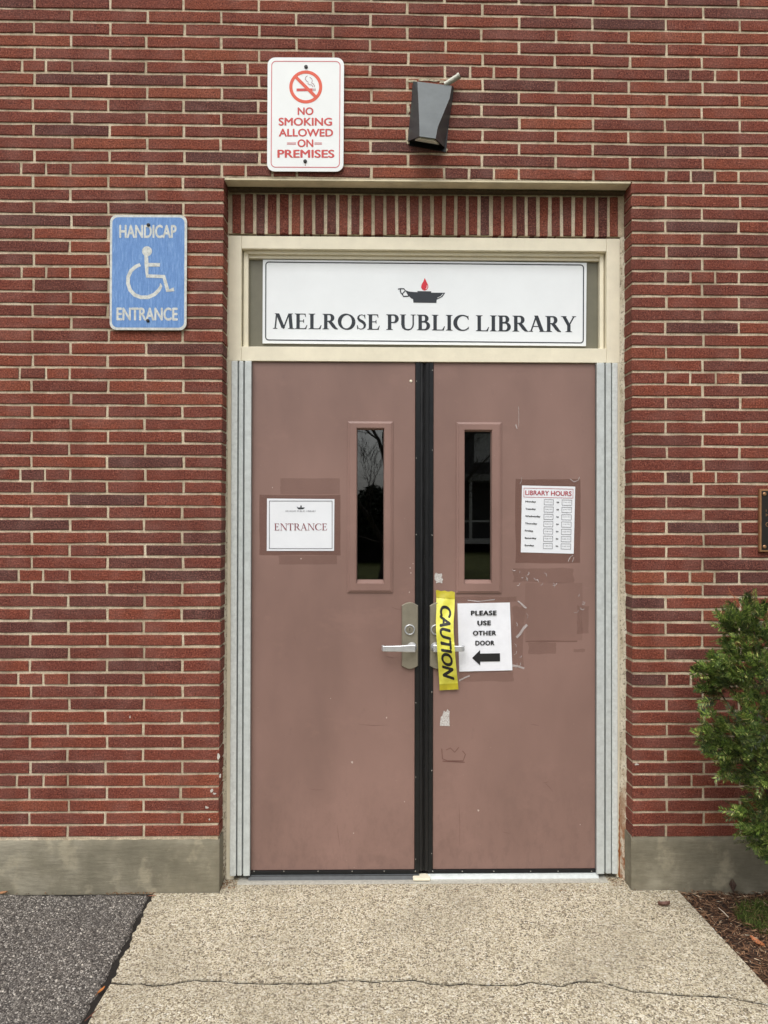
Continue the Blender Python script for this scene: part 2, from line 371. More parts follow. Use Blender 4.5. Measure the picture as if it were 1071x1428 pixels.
def glyph(ch, T=.15, t=.05):
    """one classical roman capital as groups of faces; each group gets its own tiny height"""
    G = []
    def stem(x, wd=T, y0=0, y1=1, bot=True, top=True, sl=.085):
        G.append([[(x - wd / 2, y0), (x + wd / 2, y0), (x + wd / 2, y1), (x - wd / 2, y1)]])
        for y, d, on in ((y0, 1, bot), (y1, -1, top)):
            if on: G.append([[(x - wd / 2 - sl, y), (x + wd / 2 + sl, y), (x + wd / 2 + sl, y + d * .03), (x + wd / 2 + .015, y + d * .055), (x + wd / 2, y + d * .1), (x - wd / 2, y + d * .1), (x - wd / 2 - .015, y + d * .055), (x - wd / 2 - sl, y + d * .03)]])
    def line(x0, y0, x1, y1, wd):       # slanted stroke with horizontal cuts
        G.append([[(x0 - wd / 2, y0), (x0 + wd / 2, y0), (x1 + wd / 2, y1), (x1 - wd / 2, y1)]])
    def serif(x, y, d, wd=.3):
        G.append([[(x - wd / 2, y), (x + wd / 2, y), (x + wd / 2, y + d * .03), (x + wd / 5, y + d * .055), (x - wd / 5, y + d * .055), (x - wd / 2, y + d * .03)]])
    def bowl(x0, yt, yb, xr):
        ym = (yt + yb) / 2; pts = [(x0, yt - t / 2), (x0 + (xr - x0) * .35, yt - t / 2)] + arc(x0 + (xr - x0) * .4, ym, (xr - T / 2) - (x0 + (xr - x0) * .4), (yt - yb) / 2 - t / 2, 80, -80, 12) + [(x0 + (xr - x0) * .35, yb + t / 2), (x0, yb + t / 2)]
        n = len(pts); ws = [t + (T * 1.05 - t) * max(0, math.sin(math.pi * max(0, min(1, (i - 1.0) / (n - 3))))) ** 1.4 for i in range(n)]
        G.append(strip2(pts, ws))
    if ch == 'I': stem(.17); a = .36
    elif ch == 'L':
        stem(.17); G.append([[(.2, 0), (.62, 0), (.68, .27), (.645, .27), (.55, .075), (.5, .055), (.2, .055)]]); a = .7
    elif ch == 'E':
        stem(.17); G.append([[(.2, 0), (.6, 0), (.66, .26), (.625, .26), (.54, .07), (.48, .055), (.2, .055)]])
        G.append([[(.2, 1), (.57, 1), (.59, .78), (.56, .78), (.52, .92), (.47, .945), (.2, .945)]])
        G.append([[(.2, .49), (.43, .49), (.46, .4), (.485, .4), (.485, .64), (.46, .64), (.43, .545), (.2, .545)]]); a = .7
    elif ch == 'T':
        stem(.38, top=False); G.append([[(.02, .78), (.05, .78), (.1, .91), (.16, .945), (.6, .945), (.66, .91), (.71, .78), (.74, .78), (.725, 1.0), (.035, 1.0)]]); a = .76
    elif ch == 'M':
        line(.12, 0, .2, .98, t); line(.24, 1, .55, .06, T * 1.05); line(.55, .0, .86, 1, t); line(.97, 0, .9, 1, T)
        serif(.12, 0, 1, .24); serif(.97, 0, 1, .34); serif(.2, 1, -1, .2); serif(.95, 1, -1, .22); a = 1.13
    elif ch == 'N':
        line(.15, 0, .15, 1, t); line(.18, 1, .78, 0, T * 1.1); line(.78, 0, .78, 1, t); serif(.15, 0, 1, .26); serif(.12, 1, -1, .24); serif(.78, 1, -1, .26); a = .9
    elif ch == 'P': stem(.17); bowl(.2, 1, .44, .64); a = .66
    elif ch == 'R':
        stem(.17); bowl(.2, 1, .48, .62); G.append(strip2([(.36, .52), (.46, .4), (.58, .2), (.68, .07), (.8, .01)], [T * .8, T, T * 1.05, T * .8, t * .6])); a = .78
    elif ch == 'B': stem(.17); bowl(.2, 1, .52, .6); bowl(.2, .57, 0, .68); a = .74
    elif ch == 'O':
        n = 30; pts = arc(.46, .5, .37, .48, 0, 360, n); ws = [t + (T * 1.1 - t) * abs(math.cos(2 * math.pi * i / n + .25)) ** 1.3 for i in range(n + 1)]
        G.append(strip2(pts, ws)); a = .92
    elif ch == 'C':
        n = 24; pts = arc(.48, .5, .39, .48, 48, 318, n); ws = [t + (T * 1.15 - t) * max(0, -math.cos(R(48 + 270 * i / n))) ** 1.1 for i in range(n + 1)]
        G.append(strip2(pts, ws)); G.append([[(.74, .96), (.77, .96), (.785, .7), (.755, .7), (.7, .84)]]); G.append([[(.74, .18), (.79, .27), (.8, .25), (.78, .08)]]); a = .84
    elif ch == 'S':
        pts = [(.48, .8), (.43, .91), (.32, .965), (.2, .93), (.13, .83), (.13, .72), (.2, .61), (.33, .52), (.43, .42), (.475, .3), (.45, .15), (.36, .055), (.24, .03), (.13, .09), (.08, .22)]
        ws = [.03, .04, .05, .07, .1, .13, .16, .18, .16, .13, .1, .07, .05, .045, .03]
        G.append(strip2(pts, ws)); G.append([[(.455, .98), (.485, .98), (.5, .72), (.47, .72), (.44, .86)]]); G.append([[(.06, .02), (.09, .02), (.13, .12), (.09, .29), (.06, .29)]]); a = .57
    elif ch == 'U':
        pts = [(.17, .98), (.17, .34), (.2, .16), (.3, .05), (.44, .02), (.58, .07), (.67, .2), (.7, .36), (.7, .98)]
        G.append(strip2(pts, [T, T, T * .85, T * .6, t * 1.3, t, t, t, t])); serif(.17, 1, -1, .32); serif(.7, 1, -1, .26); a = .86
    elif ch == 'A':
        line(.14, 0, .42, 1, t); line(.72, 0, .41, 1.02, T * 1.1); G.append([[(.22, .31), (.6, .31), (.6, .36), (.24, .36)]]); serif(.13, 0, 1, .24); serif(.73, 0, 1, .32); a = .86
    elif ch == 'Y':
        stem(.4, y1=.46, top=False); line(.4, .42, .14, 1, T * 1.02); line(.42, .44, .67, 1, t); serif(.14, 1, -1, .3); serif(.67, 1, -1, .22); a = .78
    else: a = .3
    return G, a
def serifpolys(s, T=.15, t=.05, track=.03):
    V = []; F = []; x = 0; lay = 0
    for ch in s:
        G, a = glyph(ch, T, t)
        for k, g in enumerate(G):
            for face in g:
                n = len(V); V += [(x + p[0], p[1], k) for p in face]; F.append(tuple(range(n, n + len(face))))
        x += a + track
    return V, F
def fit(polys, x0, y0, x1, y1, fn, rot=0, slope=0, mb=None, dz=4e-5, keep=False):
    """lay a 2D figure into the box (x0,y0)-(x1,y1) given in photo pixels on the plane that fn maps to"""
    V, F = polys
    if rot == 90: V = [(v[1], -v[0], v[2]) for v in V]      # reads downwards
    xs = [v[0] for v in V]; ys = [v[1] for v in V]; a, b, c, d = min(xs), max(xs), min(ys), max(ys)
    mb = mb or MB(); out = []
    for v in V:
        u = (v[0] - a) / (b - a); q = (v[1] - c) / (d - c)
        px = x0 + u * (x1 - x0); py = y1 + q * (y0 - y1) + slope * (px - x0)
        p = fn(px, py); out.append((p.x, p.y - dz * v[2], p.z))
    mb.add(out, F); return mb
def pxpoly(pts, fn, mb=None):
    mb = mb or MB(); mb.add([fn(*p) for p in pts], [tuple(range(len(pts)))]); return mb
def pxstrip(pts, wd, fn, mb=None):
    mb = mb or MB()
    for q in strip2(pts, wd): mb.add([fn(*p) for p in q], [(0, 1, 2, 3)])
    return mb
def rrect(x0, y0, x1, y1, r, n=6, sl=0, sx=0):
    pts = []
    for cx, cy, a in ((x1 - r, y0 + r, -90), (x1 - r, y1 - r, 0), (x0 + r, y1 - r, 90), (x0 + r, y0 + r, 180)):
        for i in range(n + 1):
            t = R(a + 90 * i / n); pts.append((cx + r * math.cos(t), cy + r * math.sin(t)))
    return [(x + sx * (y - y0), y + sl * (x - x0)) for x, y in pts]
def rline(x0, y0, x1, y1, r, wd, fn, mb=None, sl=0, sx=0):
    a = rrect(x0, y0, x1, y1, r, 6, sl, sx); b = rrect(x0 + wd, y0 + wd, x1 - wd, y1 - wd, max(r - wd, .1), 6, sl, sx)
    mb = mb or MB(); mb.rings([[fn(*p) for p in a], [fn(*p) for p in b]]); return mb
def disc(cx, cy, r, fn, mb=None, n=20):
    return pxpoly([(cx + r * math.cos(2 * math.pi * i / n), cy - r * math.sin(2 * math.pi * i / n)) for i in range(n)], fn, mb)
def plate(pts, Y0, Y1, mb=None):
    """solid sheet: outline in pixels on the plane Y0 (front), thickness to Y1"""
    mb = mb or MB(); f = [at(x, y, Y0) for x, y in pts]; b = [Vector((p.x, Y1, p.z)) for p in f]
    mb.rings([f, b], True, True); return mb
def screwhead(px, py, Y, r, mat, parent, name='screw'):
    p = at(px, py, Y); mb = MB(); n = 10
    mb.rings([[(p.x + rr * math.cos(2 * math.pi * i / n), Y - h, p.z + rr * math.sin(2 * math.pi * i / n)) for i in range(n)] for rr, h in ((r, 0), (r, r * .35), (r * .6, r * .6))], False, True)
    return mb.build(name, mat, parent)

# ------------------------------------------------------------------ brick wall
wall = thing('brick_wall', 'long red brick wall with cream mortar joints around the recessed doorway', 'wall', (0.8, 0, 0))
RES_L = {12: 3, 8: 2.8, 0: 1.3, -8: -2, -16: -.7, -24: .3, -32: 2, -40: .4, -48: 1.3, -53: 2.4}
RES_R = {12: .6, 8: .6, 0: -.9, -8: -2.2, -16: -3, -24: -1.1, -32: -.1, -40: -2.1, -48: -1.6, -53: -1.4}
def interp(d, k):
    ks = sorted(d); k = max(ks[0], min(ks[-1], k))
    for a, b in zip(ks, ks[1:]):
        if a <= k <= b: return d[a] + (d[b] - d[a]) * (k - a) / (b - a)
def rowz(k, x):
    t = max(0, min(1, x / 1.7)); return Z0 + k * C + ((1 - t) * interp(RES_L, k) + t * interp(RES_R, k)) / 341
cTL = at(312.6, 250, 0); cBL = at(305.2, 1166, 0); cTR = at(880.5, 255, 0); cBR = at(882, 1166, 0)
XL = lambda z: cBL.x + (cTL.x - cBL.x) * (z - cBL.z) / (cTL.z - cBL.z)
XR = lambda z: cBR.x + (cTR.x - cBR.x) * (z - cBR.z) / (cTR.z - cBR.z)
BH, JT, DEP = 0.0415, 0.0105, 0.088
def brick_mesh(name, L, H, seed, nx=3, amp=.0013, D=DEP):
    r = random.Random(seed); pts = []
    xs = [-L / 2 + L * i / (nx + 1) for i in range(nx + 2)]
    for x in xs: pts.append([x, -H / 2])
    for x in reversed(xs): pts.append([x, H / 2])
    pts = [[x + r.uniform(-amp, amp), z + r.uniform(-amp, amp)] for x, z in pts]
    bw = r.uniform(.0014, .0028)
    inner = []
    for x, z in pts:
        inner.append((x - math.copysign(bw, x) * (1 if abs(abs(x) - L / 2) < .004 else 0), r.uniform(-.0005, .0005), z - math.copysign(bw, z)))
    mb = MB(); mb.rings([inner, [(x, bw * .8, z) for x, z in pts], [(x, D, z) for x, z in pts]])
    n = len(inner); mb.f.append(tuple(reversed(range(n))))
    # outward facing
    mb.f = [tuple(reversed(f)) for f in mb.f]
    me = bpy.data.meshes.new(name); me.from_pydata(mb.v, [], mb.f); me.update(); me.materials.append(M_brick)
    return me, mb
STRETCH = [brick_mesh('brick', P - JT, BH, 10 + i) for i in range(8)]
HEADER = [brick_mesh('header_brick', P / 3 - JT, BH, 50 + i, 2) for i in range(5)]
cand = []; stuffmb = MB()
KTOP = 16
def put(mb_or_me, x, y, z, name, sx=1.0, sz=1.0, rz=0.0):
    o = bpy.data.objects.new(name, mb_or_me); col.objects.link(o); o.parent = wall
    o.location = (x - wall.location.x, y, z); o.scale = (sx, 1, sz); o.rotation_euler = (0, rz, 0); return o
def visible(x0, x1, z0, z1):
    a = proj(Vector((x0, 0, z1))); b = proj(Vector((x1, 0, z0)))
    return max(0, min(IW, b[0]) - max(0, a[0])) * max(0, min(IH, b[1]) - max(0, a[1]))
hidden_px = [(380, 85, 474, 232), (158, 305, 255, 456), (1060, 684, 1200, 768), (1045, 900, 1300, 1170)]
for k in range(-52, KTOP + 1):
    A = (k % 2 == 0); hdr = (k % 8 == 0)
    spans = []
    for i in range(-9, 14):
        x0 = (i if A else i + .5) * P; x1 = x0 + P
        if hdr and i % 3 == 0:
            for q in range(3): spans.append((x0 + q * P / 3, x0 + (q + 1) * P / 3, 'header_brick'))
        else: spans.append((x0, x1, 'brick'))
    js = {}
    def J(x):
        key = round(x, 4)
        if key not in js: js[key] = x + rnd.uniform(-.004, .004)
        return js[key]
    for x0, x1, kind in spans:
        zc = rowz(k, (x0 + x1) / 2); a = J(x0) + JT / 2; b = J(x1) - JT / 2; corner = False
        if k <= -1:
            l, r_ = XL(zc) + rnd.uniform(-.001, .001), XR(zc) + rnd.uniform(-.001, .001)
            if x0 > l - .03 and x1 < r_ + .03: continue
            if x0 < l - .03 and x1 > l - .02: b = l; corner = True
            if x0 < r_ + .02 and x1 > r_ + .03: a = r_; corner = True
            if b - a < .03: continue
        xc = (a + b) / 2; ln = b - a; y = rnd.uniform(-.0008, .0008)
        tilt = rnd.uniform(-.0012, .0012) - (rowz(k, b) - rowz(k, a)) / ln
        vis = visible(a, b, zc - BH / 2, zc + BH / 2)
        pc = proj(Vector((xc, 0, zc)))
        hid = any(h[0] < pc[0] < h[2] and h[1] < pc[1] < h[3] for h in hidden_px)
        cand.append((0 if hid else vis, 'corner_brick' if corner else kind, xc, y, zc, ln, tilt))
lim = {}
for c in sorted(cand, key=lambda c: -c[0]):
    vis, kind, xc, y, zc, ln, tilt = c
    lim[kind] = lim.get(kind, 0) + 1; solo = vis > 60 and lim[kind] <= 300
    if kind == 'brick' and abs(ln - (P - JT)) < .015: me, mb = rnd.choice(STRETCH); sx = ln / (P - JT)
    elif kind == 'header_brick': me, mb = rnd.choice(HEADER); sx = ln / (P / 3 - JT)
    else: me, mb = brick_mesh(kind, ln, BH, rnd.random(), 3 if ln > .2 else 2); sx = 1
    sz = rnd.uniform(.985, 1.02)
    if solo: put(me, xc, y, zc, kind, sx, sz, tilt)
    else:
        ct, st = math.cos(tilt), math.sin(tilt)
        stuffmb.add([(xc + v[0] * sx * ct + v[2] * st, y + v[1], zc - v[0] * sx * st + v[2] * sz * ct) for v in mb.v], mb.f)
stuffmb.build('brick', M_brick, wall, kind='stuff')
# soldier bricks under the lintel, in the recess
YS = 0.095
zs0 = at(592, 329, YS).z; zs1 = at(592, 271, YS).z
XLr, XRr = XL(zs1) - .004, XR(zs1) + .004
sx_px = [323.5 + (864 - 323.5) * 0 for _ in range(1)]
px = 325.5; n_s = 33
x_a, x_b = at(321.5, 300, YS).x, at(865, 304, YS).x
stp = (x_b - x_a) / n_s
for i in range(n_s):
    wd = stp - .0145 + rnd.uniform(-.001, .001); me, mb = brick_mesh('soldier_brick', wd, (zs1 - zs0) - .008 - rnd.uniform(0, .004), rnd.random(), 1, .0012, .06)
    zz = (zs0 + zs1) / 2
    put(me, x_a + stp * (i + .5) + rnd.uniform(-.001, .001), YS + rnd.uniform(-.0005, .001), zz + rnd.uniform(-.001, .001), 'soldier_brick', 1, 1, rnd.uniform(-.006, .006))
# mortar body behind the bricks
zb = Z0 - 52.5 * C; ztop = Z0 + (KTOP + .5) * C; zl = Z0 - .5 * C
M4 = .0045
mb = MB()
def pier(x0, x1a, x1b, z0, z1, left):
    # subdivided front so the joint is not dead flat
    if left: P8 = [(x0, M4, z0), (x1b, M4, z0), (x1b, .30, z0), (x0, .30, z0), (x0, M4, z1), (x1a, M4, z1), (x1a, .30, z1), (x0, .30, z1)]
    else: P8 = [(x1b, M4, z0), (x0, M4, z0), (x0, .30, z0), (x1b, .30, z0), (x1a, M4, z1), (x0, M4, z1), (x0, .30, z1), (x1a, .30, z1)]
    mb.add(P8, [(0, 3, 2, 1), (4, 5, 6, 7), (0, 1, 5, 4), (1, 2, 6, 5), (2, 3, 7, 6), (3, 0, 4, 7)])
pier(-2.8, XL(zl) - M4, XL(zb) - M4, zb - .005, zl - .001, True)
pier(4.25, XR(zl) + M4, XR(zb) + M4, zb - .005, zl - .001, False)
mb.box(-2.8, 4.25, M4, .30, zl, ztop)
mb.box(XL(zl) - .0035, XR(zl) + .0035, YS + .005, .298, at(592, 328, .1).z, zl - .002)
mb.build('mortar', M_mortar, wall)
# steel lintel: flange seen from below
mb = MB(); zq = zl - .0015
xl, xr = XL(zl) + .001, XR(zl) - .001
mb.box(xl, xr, .003, YS - .002, zq - .0075, zq)
mb.build('steel_lintel', M_lintel, wall, bevel=.001)
mb = MB(); mb.box(xl + .002, xr - .002, YS - .030, YS + .004, zq - .018, zq - .0085)  # strip coloured dark for the shaded gap between lintel and soldier bricks
mb.build('lintel_gap_strip', flat('lintel_gap_dark', (78, 66, 46), .9, .4, 90, 0, .004), wall)
# concrete foundation, two lengths either side of the door
def rough_block(name, x0, x1, y0, y1, z0, z1, step, amp, m, parent, seed, chip=0):
    rr = np.random.RandomState(seed); nx = max(2, int((x1 - x0) / step)); nz = max(3, int((z1 - z0) / step)); ny = max(2, int((y1 - y0) / step))
    import bmesh
    bm = bmesh.new(); bmesh.ops.create_cube(bm, size=1)
    bm.free()
    V = []; F = []
    def sheet(o, u, v, nu, nv):
        b = len(V)
        for j in range(nv + 1):
            for i in range(nu + 1):
                V.append([o[c] + u[c] * i / nu + v[c] * j / nv for c in range(3)])
        for j in range(nv):
            for i in range(nu):
                a = b + j * (nu + 1) + i; F.append((a, a + 1, a + nu + 2, a + nu + 1))
    sheet((x0, y0, z0), (x1 - x0, 0, 0), (0, 0, z1 - z0), nx, nz)
    sheet((x0, y0, z1), (x1 - x0, 0, 0), (0, y1 - y0, 0), nx, ny)
    sheet((x0, y1, z0), (0, y0 - y1, 0), (0, 0, z1 - z0), ny, nz)
    sheet((x1, y0, z0), (0, y1 - y0, 0), (0, 0, z1 - z0), ny, nz)
    V = np.array(V)
    # rounded, chipped arrises and low relief, a function of position so that sheets stay joined
    dx = np.minimum(V[:, 0] - x0, x1 - V[:, 0]); dz = z1 - V[:, 2]; dy = V[:, 1] - y0
    nse = (np.sin(V[:, 0] * 37 + V[:, 2] * 53 + seed) * .5 + np.sin(V[:, 0] * 91 - V[:, 2] * 67) * .3 + np.sin(V[:, 0] * 203 + V[:, 2] * 151) * .2)
    edge = (np.exp(-dz / .006) + np.exp(-dx / .006)) * (dy < .02)
    V[:, 1] += nse * amp + edge * (.003 + .004 * np.abs(np.sin(V[:, 0] * 61 + V[:, 2] * 83)))
    V[:, 2] -= np.exp(-dz / .01) * .003 * np.abs(np.sin(V[:, 0] * 47 + 2)) 
    me = npmesh(name, V, F); return link(name, me, m, parent, smooth=True)
zb0 = zb + .001
rough_block('foundation', -2.8, XL(zb) + .002, -.003, .13, -.12, zb0 - .002, .012, .0012, M_conc, wall, 3)
rough_block('foundation', XR(zb) - .004, 4.25, -.003, .13, -.12, zb0 - .001, .012, .0016, M_conc, wall, 8)
# smears of mortar around the light and splashes of old paint on the left corner
def blotch(px, py, Y, w_, h_, seed, mb, n=11, thick=.002):
    r = random.Random(seed); c = []
    for i in range(n):
        a = 2 * math.pi * i / n; k = r.uniform(.55, 1.1); c.append((px + w_ / 2 * k * math.cos(a), py - h_ / 2 * k * math.sin(a)))
    f = [at(x, y, Y) for x, y in c]; b = [Vector((p.x, Y + thick, p.z)) for p in f]; b2 = [p + (p - sum(b, Vector()) / n) * .15 for p in b]
    mb.rings([f, b2], True)
mb = MB()
for i, (x, y, w_, h_) in enumerate([(574, 113, 14, 4), (592, 111, 18, 5), (606, 112, 14, 4), (617, 114, 12, 5), (570, 152, 5, 12), (569, 198, 6, 5), (622, 209, 5, 5)]): blotch(x, y, -.002, w_, h_, i, mb)
mb.build('mortar_smear', flat('smear', (190, 178, 152), .9, .3, 120, 0, .002), wall)
mb = MB()
for i, (x, y, w_, h_) in enumerate([(304.5, 1055, 4, 8), (307, 1082, 3, 6), (288, 1126, 5, 4), (295, 1103, 4, 6), (299, 1107, 5, 3), (292, 1143, 2, 3), (888, 1066, 6, 3), (181, 1000, 2, 4)]): blotch(x, y, -.0022, w_, h_, 20 + i, mb, 9, .0006)
mb.build('paint_fleck', flat('old_white_paint', (196, 192, 182), .7, .1), wall, kind='stuff')

# ------------------------------------------------------------------ door frame
YF = .100
frame = thing('door_frame', 'cream painted steel door frame with transom above the pair of brown doors', 'door frame', (at(592, 1230, YF).x, YF, 0))
fx0, fx1 = at(317.8, 480, YF).x, at(864.5, 480, YF).x
ztf = at(592, 330.5, YF).z
zm1 = at(592, 484.5, YF).z; zm0 = at(592, 505, YF + .005).z     # mullion between transom and doors
def rect(x0, x1, z0, z1, y): return [(x0, y, z0), (x1, y, z0), (x1, y, z1), (x0, y, z1)]
# face, rabbet and stop of the transom opening
ox0, ox1, oz1 = at(336.5, 420, YF).x, at(846, 420, YF).x, at(592, 348.5, YF).z
ix0, ix1 = at(344.5, 420, YF + .03).x, at(836, 420, YF + .03).x
iz1 = at(592, 361.5, YF + .03).z
gx0, gx1 = at(351.5, 420, YF + .05).x, at(834.0, 420, YF + .05).x
mb = MB(); mb.box(fx0, ox0, YF, YF + .12, zm0, ztf - .0005); mb.build('jamb', M_cream, frame, bevel=.0015)
mb = MB(); mb.box(ox1, fx1, YF, YF + .12, zm0, ztf - .0005); mb.build('jamb', M_cream, frame, bevel=.0015)
mb = MB(); mb.box(ox0 + .0005, ox1 - .0005, YF + .0004, YF + .12, oz1, ztf - .001); mb.build('head', M_cream, frame, bevel=.0015)
mb = MB(); mb.box(ox0 + .0005, ox1 - .0005, YF + .0006, YF + .12, zm0 + .0005, zm1); mb.build('mullion', M_cream, frame, bevel=.0015)
mb = MB(); ft = .030
mb.box(ox0 + .004, ix0 + .006, YF + ft - .004, YF + .11, zm1 + .0005, oz1 - .0005)
mb.build('glazing_stop', M_cream, frame, bevel=.002)
mb = MB(); mb.box(ix1, ox1 - .004, YF + ft - .004, YF + .11, zm1 + .0005, oz1 - .0005); mb.build('glazing_stop', M_cream, frame, bevel=.002)
mb = MB(); mb.box(ix0 + .0065, ix1 - .0005, YF + .020, YF + .11, (oz1 + iz1) / 2, oz1 - .0005); mb.box(ix0 + .0065, ix1 - .0005, YF + .034, YF + .11, iz1, (oz1 + iz1) / 2 - .0005)
mb.build('glazing_stop', M_cream, frame, bevel=.0015)
mb = MB(); mb.box(ix0 + .0065, ix1 - .0005, YF + .050, YF + .06, zm1 + .001, iz1 - .001); mb.build('transom_panel', M_olive, frame)
# narrow jambs beside the hinge guards
hx0 = at(325.5, 860, YF).x; hx1 = at(861.5, 860, YF).x
jl = at(315.5, 860, YF).x; jr = at(864.8, 860, YF).x
mb = MB(); mb.box(fx0 - .004, hx0 + .004, YF + .001, YF + .12, .002, zm0 - .0008); mb.build('jamb', M_cream, frame, bevel=.001)
mb = MB(); mb.box(hx1 - .004, fx1 + .004, YF + .001, YF + .12, .002, zm0 - .0008); mb.build('jamb', M_cream, frame, bevel=.001)
# caulk beads against the brick reveals
for side in (-1, 1):
    loops = []; rr = random.Random(5 + side)
    for i in range(160):
        z = .0 + (ztf + .004) * i / 159
        xf = (fx0 + .001) if side < 0 else (fx1 - .001)
        xw = (XL(z) - .003) if side < 0 else (XR(z) + .003)
        rag = .5 + .5 * math.sin(z * 9) * math.sin(z * 23 + 1)
        d = (.012 + .012 * rag * rr.random() + (.012 if z < 1.2 else 0)) ; j = rr.uniform(-.0012, .0012)
        lo = [(xf, YF - .001, z), (xf + (xw - xf) * .5, YF - d * .45 - .002 + j, z), (xw, YF - d + j, z)]
        loops.append(lo)
    mb = MB(); n = len(mb.v)
    for l in loops: mb.v += l
    for i in range(159):
        for q in range(2):
            a = i * 3 + q; f = (a, a + 1, a + 4, a + 3); mb.f.append(f if side > 0 else tuple(reversed(f)))
    mb.build('caulk_bead', M_caulkr if side > 0 else M_caulk, frame, smooth=True)
mb = MB(); rr = random.Random(3); L_ = []
for i in range(40):
    z = .004 + .36 * i / 39; w_ = (.004 + .006 * abs(math.sin(i * .9)) * rr.random()) * (1.15 - i / 45); L_.append(((fx1 - .0005, YF - .0012, z), (fx1 - .0005 - w_, YF - .0012, z)))
mb.add([p for l in L_ for p in l], [(i * 2 + 1, i * 2, i * 2 + 2, i * 2 + 3) for i in range(39)]); mb.build('rust_stain', flat('rust_stain', (150, 88, 34), .85, .4, 90), frame)
# hinge guards: three aluminium strips either side, standing proud of the frame
YG = .086
ztg = at(592, 504.5, YG).z; zbg = at(340, 1222, YG).z
for i, (a, b, y0) in enumerate([(321.5, 330.0, YG + .000), (332.0, 338.2, YG + .004), (340.2, 349.4, YG + .001), (832.5, 843.0, YG + .001), (845.0, 852.4, YG + .004), (854.0, 861.6, YG)]):
    xa, xb = at(a, 860, y0).x, at(b, 860, y0).x
    mb = MB(); mb.box(xa, xb, y0, YF - .002 if i in (0, 5) else YF + .02, zbg, ztg + rnd.uniform(-.001, .001))
    mb.build('hinge_guard', (M_alu2 if i in (0, 5) else M_alu), frame, bevel=.0022)
mb = MB(); mb.box(at(321.5, 860, YG).x, at(349.5, 860, YG).x, YF - .0015, YF + .03, zbg + .004, ztg - .004); mb.box(at(832.4, 860, YG).x, at(861.5, 860, YG).x, YF - .0015, YF + .03, zbg + .004, ztg - .004)
mb.build('hinge_web', flat('hinge_web', (112, 116, 116), .5, .2, 60), frame)
# threshold
mb = MB(); tx0, tx1 = at(331, 1230, .065).x, at(848, 1231, .065).x
mb.add([(tx0, .058, .002), (tx1, .058, .002), (tx1, .070, .0035), (tx0, .070, .0035), (tx1, .22, .0035), (tx0, .22, .0035), (tx0, .058, .0005), (tx1, .058, .0005), (tx0, .22, .0005), (tx1, .22, .0005)],
       [(0, 1, 2, 3), (3, 2, 4, 5), (6, 7, 1, 0), (7, 9, 4, 2, 1), (8, 6, 0, 3, 5)])
mb.build('threshold', flat('threshold_aluminium', (192, 189, 178), .4, .15, 90, .2), frame)
mb = MB(); mb.box(at(576, 1229, .08).x, at(600, 1229, .08).x, .070, .12, .0063, .016); mb.build('threshold_shim', M_cream, frame, bevel=.003)

# ------------------------------------------------------------------ doors
YD = .112
XM = at(591.5, 860, YD).x
zdt = at(592, 506, YD).z; zdb = at(592, 1212.5, YD).z
def door(name, label, xa, xb, seal_px, glass_px, frame_px, left):
    hinge = xa if left else xb
    t = thing(name, label, 'door', (hinge, YD, zdb), 'pair of brown steel doors')
    gx = [at(glass_px[0], 700, YD).x, at(glass_px[2], 700, YD).x]; gz = [at(600, glass_px[3], YD).z, at(600, glass_px[1], YD).z]
    # leaf with a real opening for the glass
    mb = MB()
    mb.rings([rect(xa, xb, zdb, zdt, YD + .044), rect(xa, xb, zdb, zdt, YD + .0015), rect(xa + .0015, xb - .0015, zdb + .0015, zdt - .0015, YD),
              rect(gx[0] - .012, gx[1] + .012, gz[0] - .012, gz[1] + .012, YD), rect(gx[0] - .012, gx[1] + .012, gz[0] - .012, gz[1] + .012, YD + .044)])
    mb.build('leaf', M_door, t)
    fx = [at(frame_px[0], 700, YD).x, at(frame_px[2], 700, YD).x]; fz = [at(600, frame_px[3], YD).z, at(600, frame_px[1], YD).z]
    mb = MB()
    mb.rings([rect(fx[0], fx[1], fz[0], fz[1], YD - .0005), rect(fx[0] + .0008, fx[1] - .0008, fz[0] + .0008, fz[1] - .0008, YD - .0045), rect(fx[0] + .009, fx[1] - .009, fz[0] + .009, fz[1] - .009, YD - .0075),
              rect(fx[0] + .0098, fx[1] - .0098, fz[0] + .0098, fz[1] - .0098, YD - .0095),
              rect(gx[0] - .006, gx[1] + .006, gz[0] - .006, gz[1] + .006, YD - .0095), rect(gx[0] - .003, gx[1] + .003, gz[0] - .006, gz[1] + .003, YD - .007), rect(gx[0], gx[1], gz[0] + .012, gz[1] - .002, YD + .022)])
    fr = mb.build('window_frame', M_doortrim, t)
    mb = MB(); mb.box(gx[0] - .004, gx[1] + .004, YD + .016, YD + .020, gz[0] - .002, gz[1] + .004); mb.build('glass', M_glass, fr)
    # meeting seal: flat black strip with a rubber bulb
    sa, sb, sc = [at(q, 860, YD).x for q in seal_px]
    mb = MB(); mb.box(min(sa, sb), max(sa, sb), YD - .006, YD + .044, zdb - .006, zdt + .001); st = mb.build('seal_strip', M_blackal, t, bevel=.0012)
    mb = MB(); s = 1 if left else -1
    nloop = 60; loops = []
    for i in range(nloop):
        z = zdb - .004 + (zdt - zdb + .003) * i / (nloop - 1); j = rnd.uniform(-.0008, .0008); loops.append([(sb, YD + .002, z), (sb, YD - .003, z), ((sb + sc) / 2, YD - .007 + j, z), (sc - s * .0012 + j, YD - .001, z), (sc - s * .0012, YD + .03, z)] )
    mb.rings(loops) ; mb.build('rubber_seal', M_black, t)
    for zz in range(7):
        p = zdb + .05 + zz * (zdt - zdb - .1) / 6 + rnd.uniform(-.03, .03); q = proj(Vector(((sa * .8 + sb * .2), YD, p)))
        screwhead(q[0], q[1], YD - .006, .0022, M_screw, t)
    return t
xLa, xLb = at(349.8, 860, YD).x, at(578.6, 860, YD).x
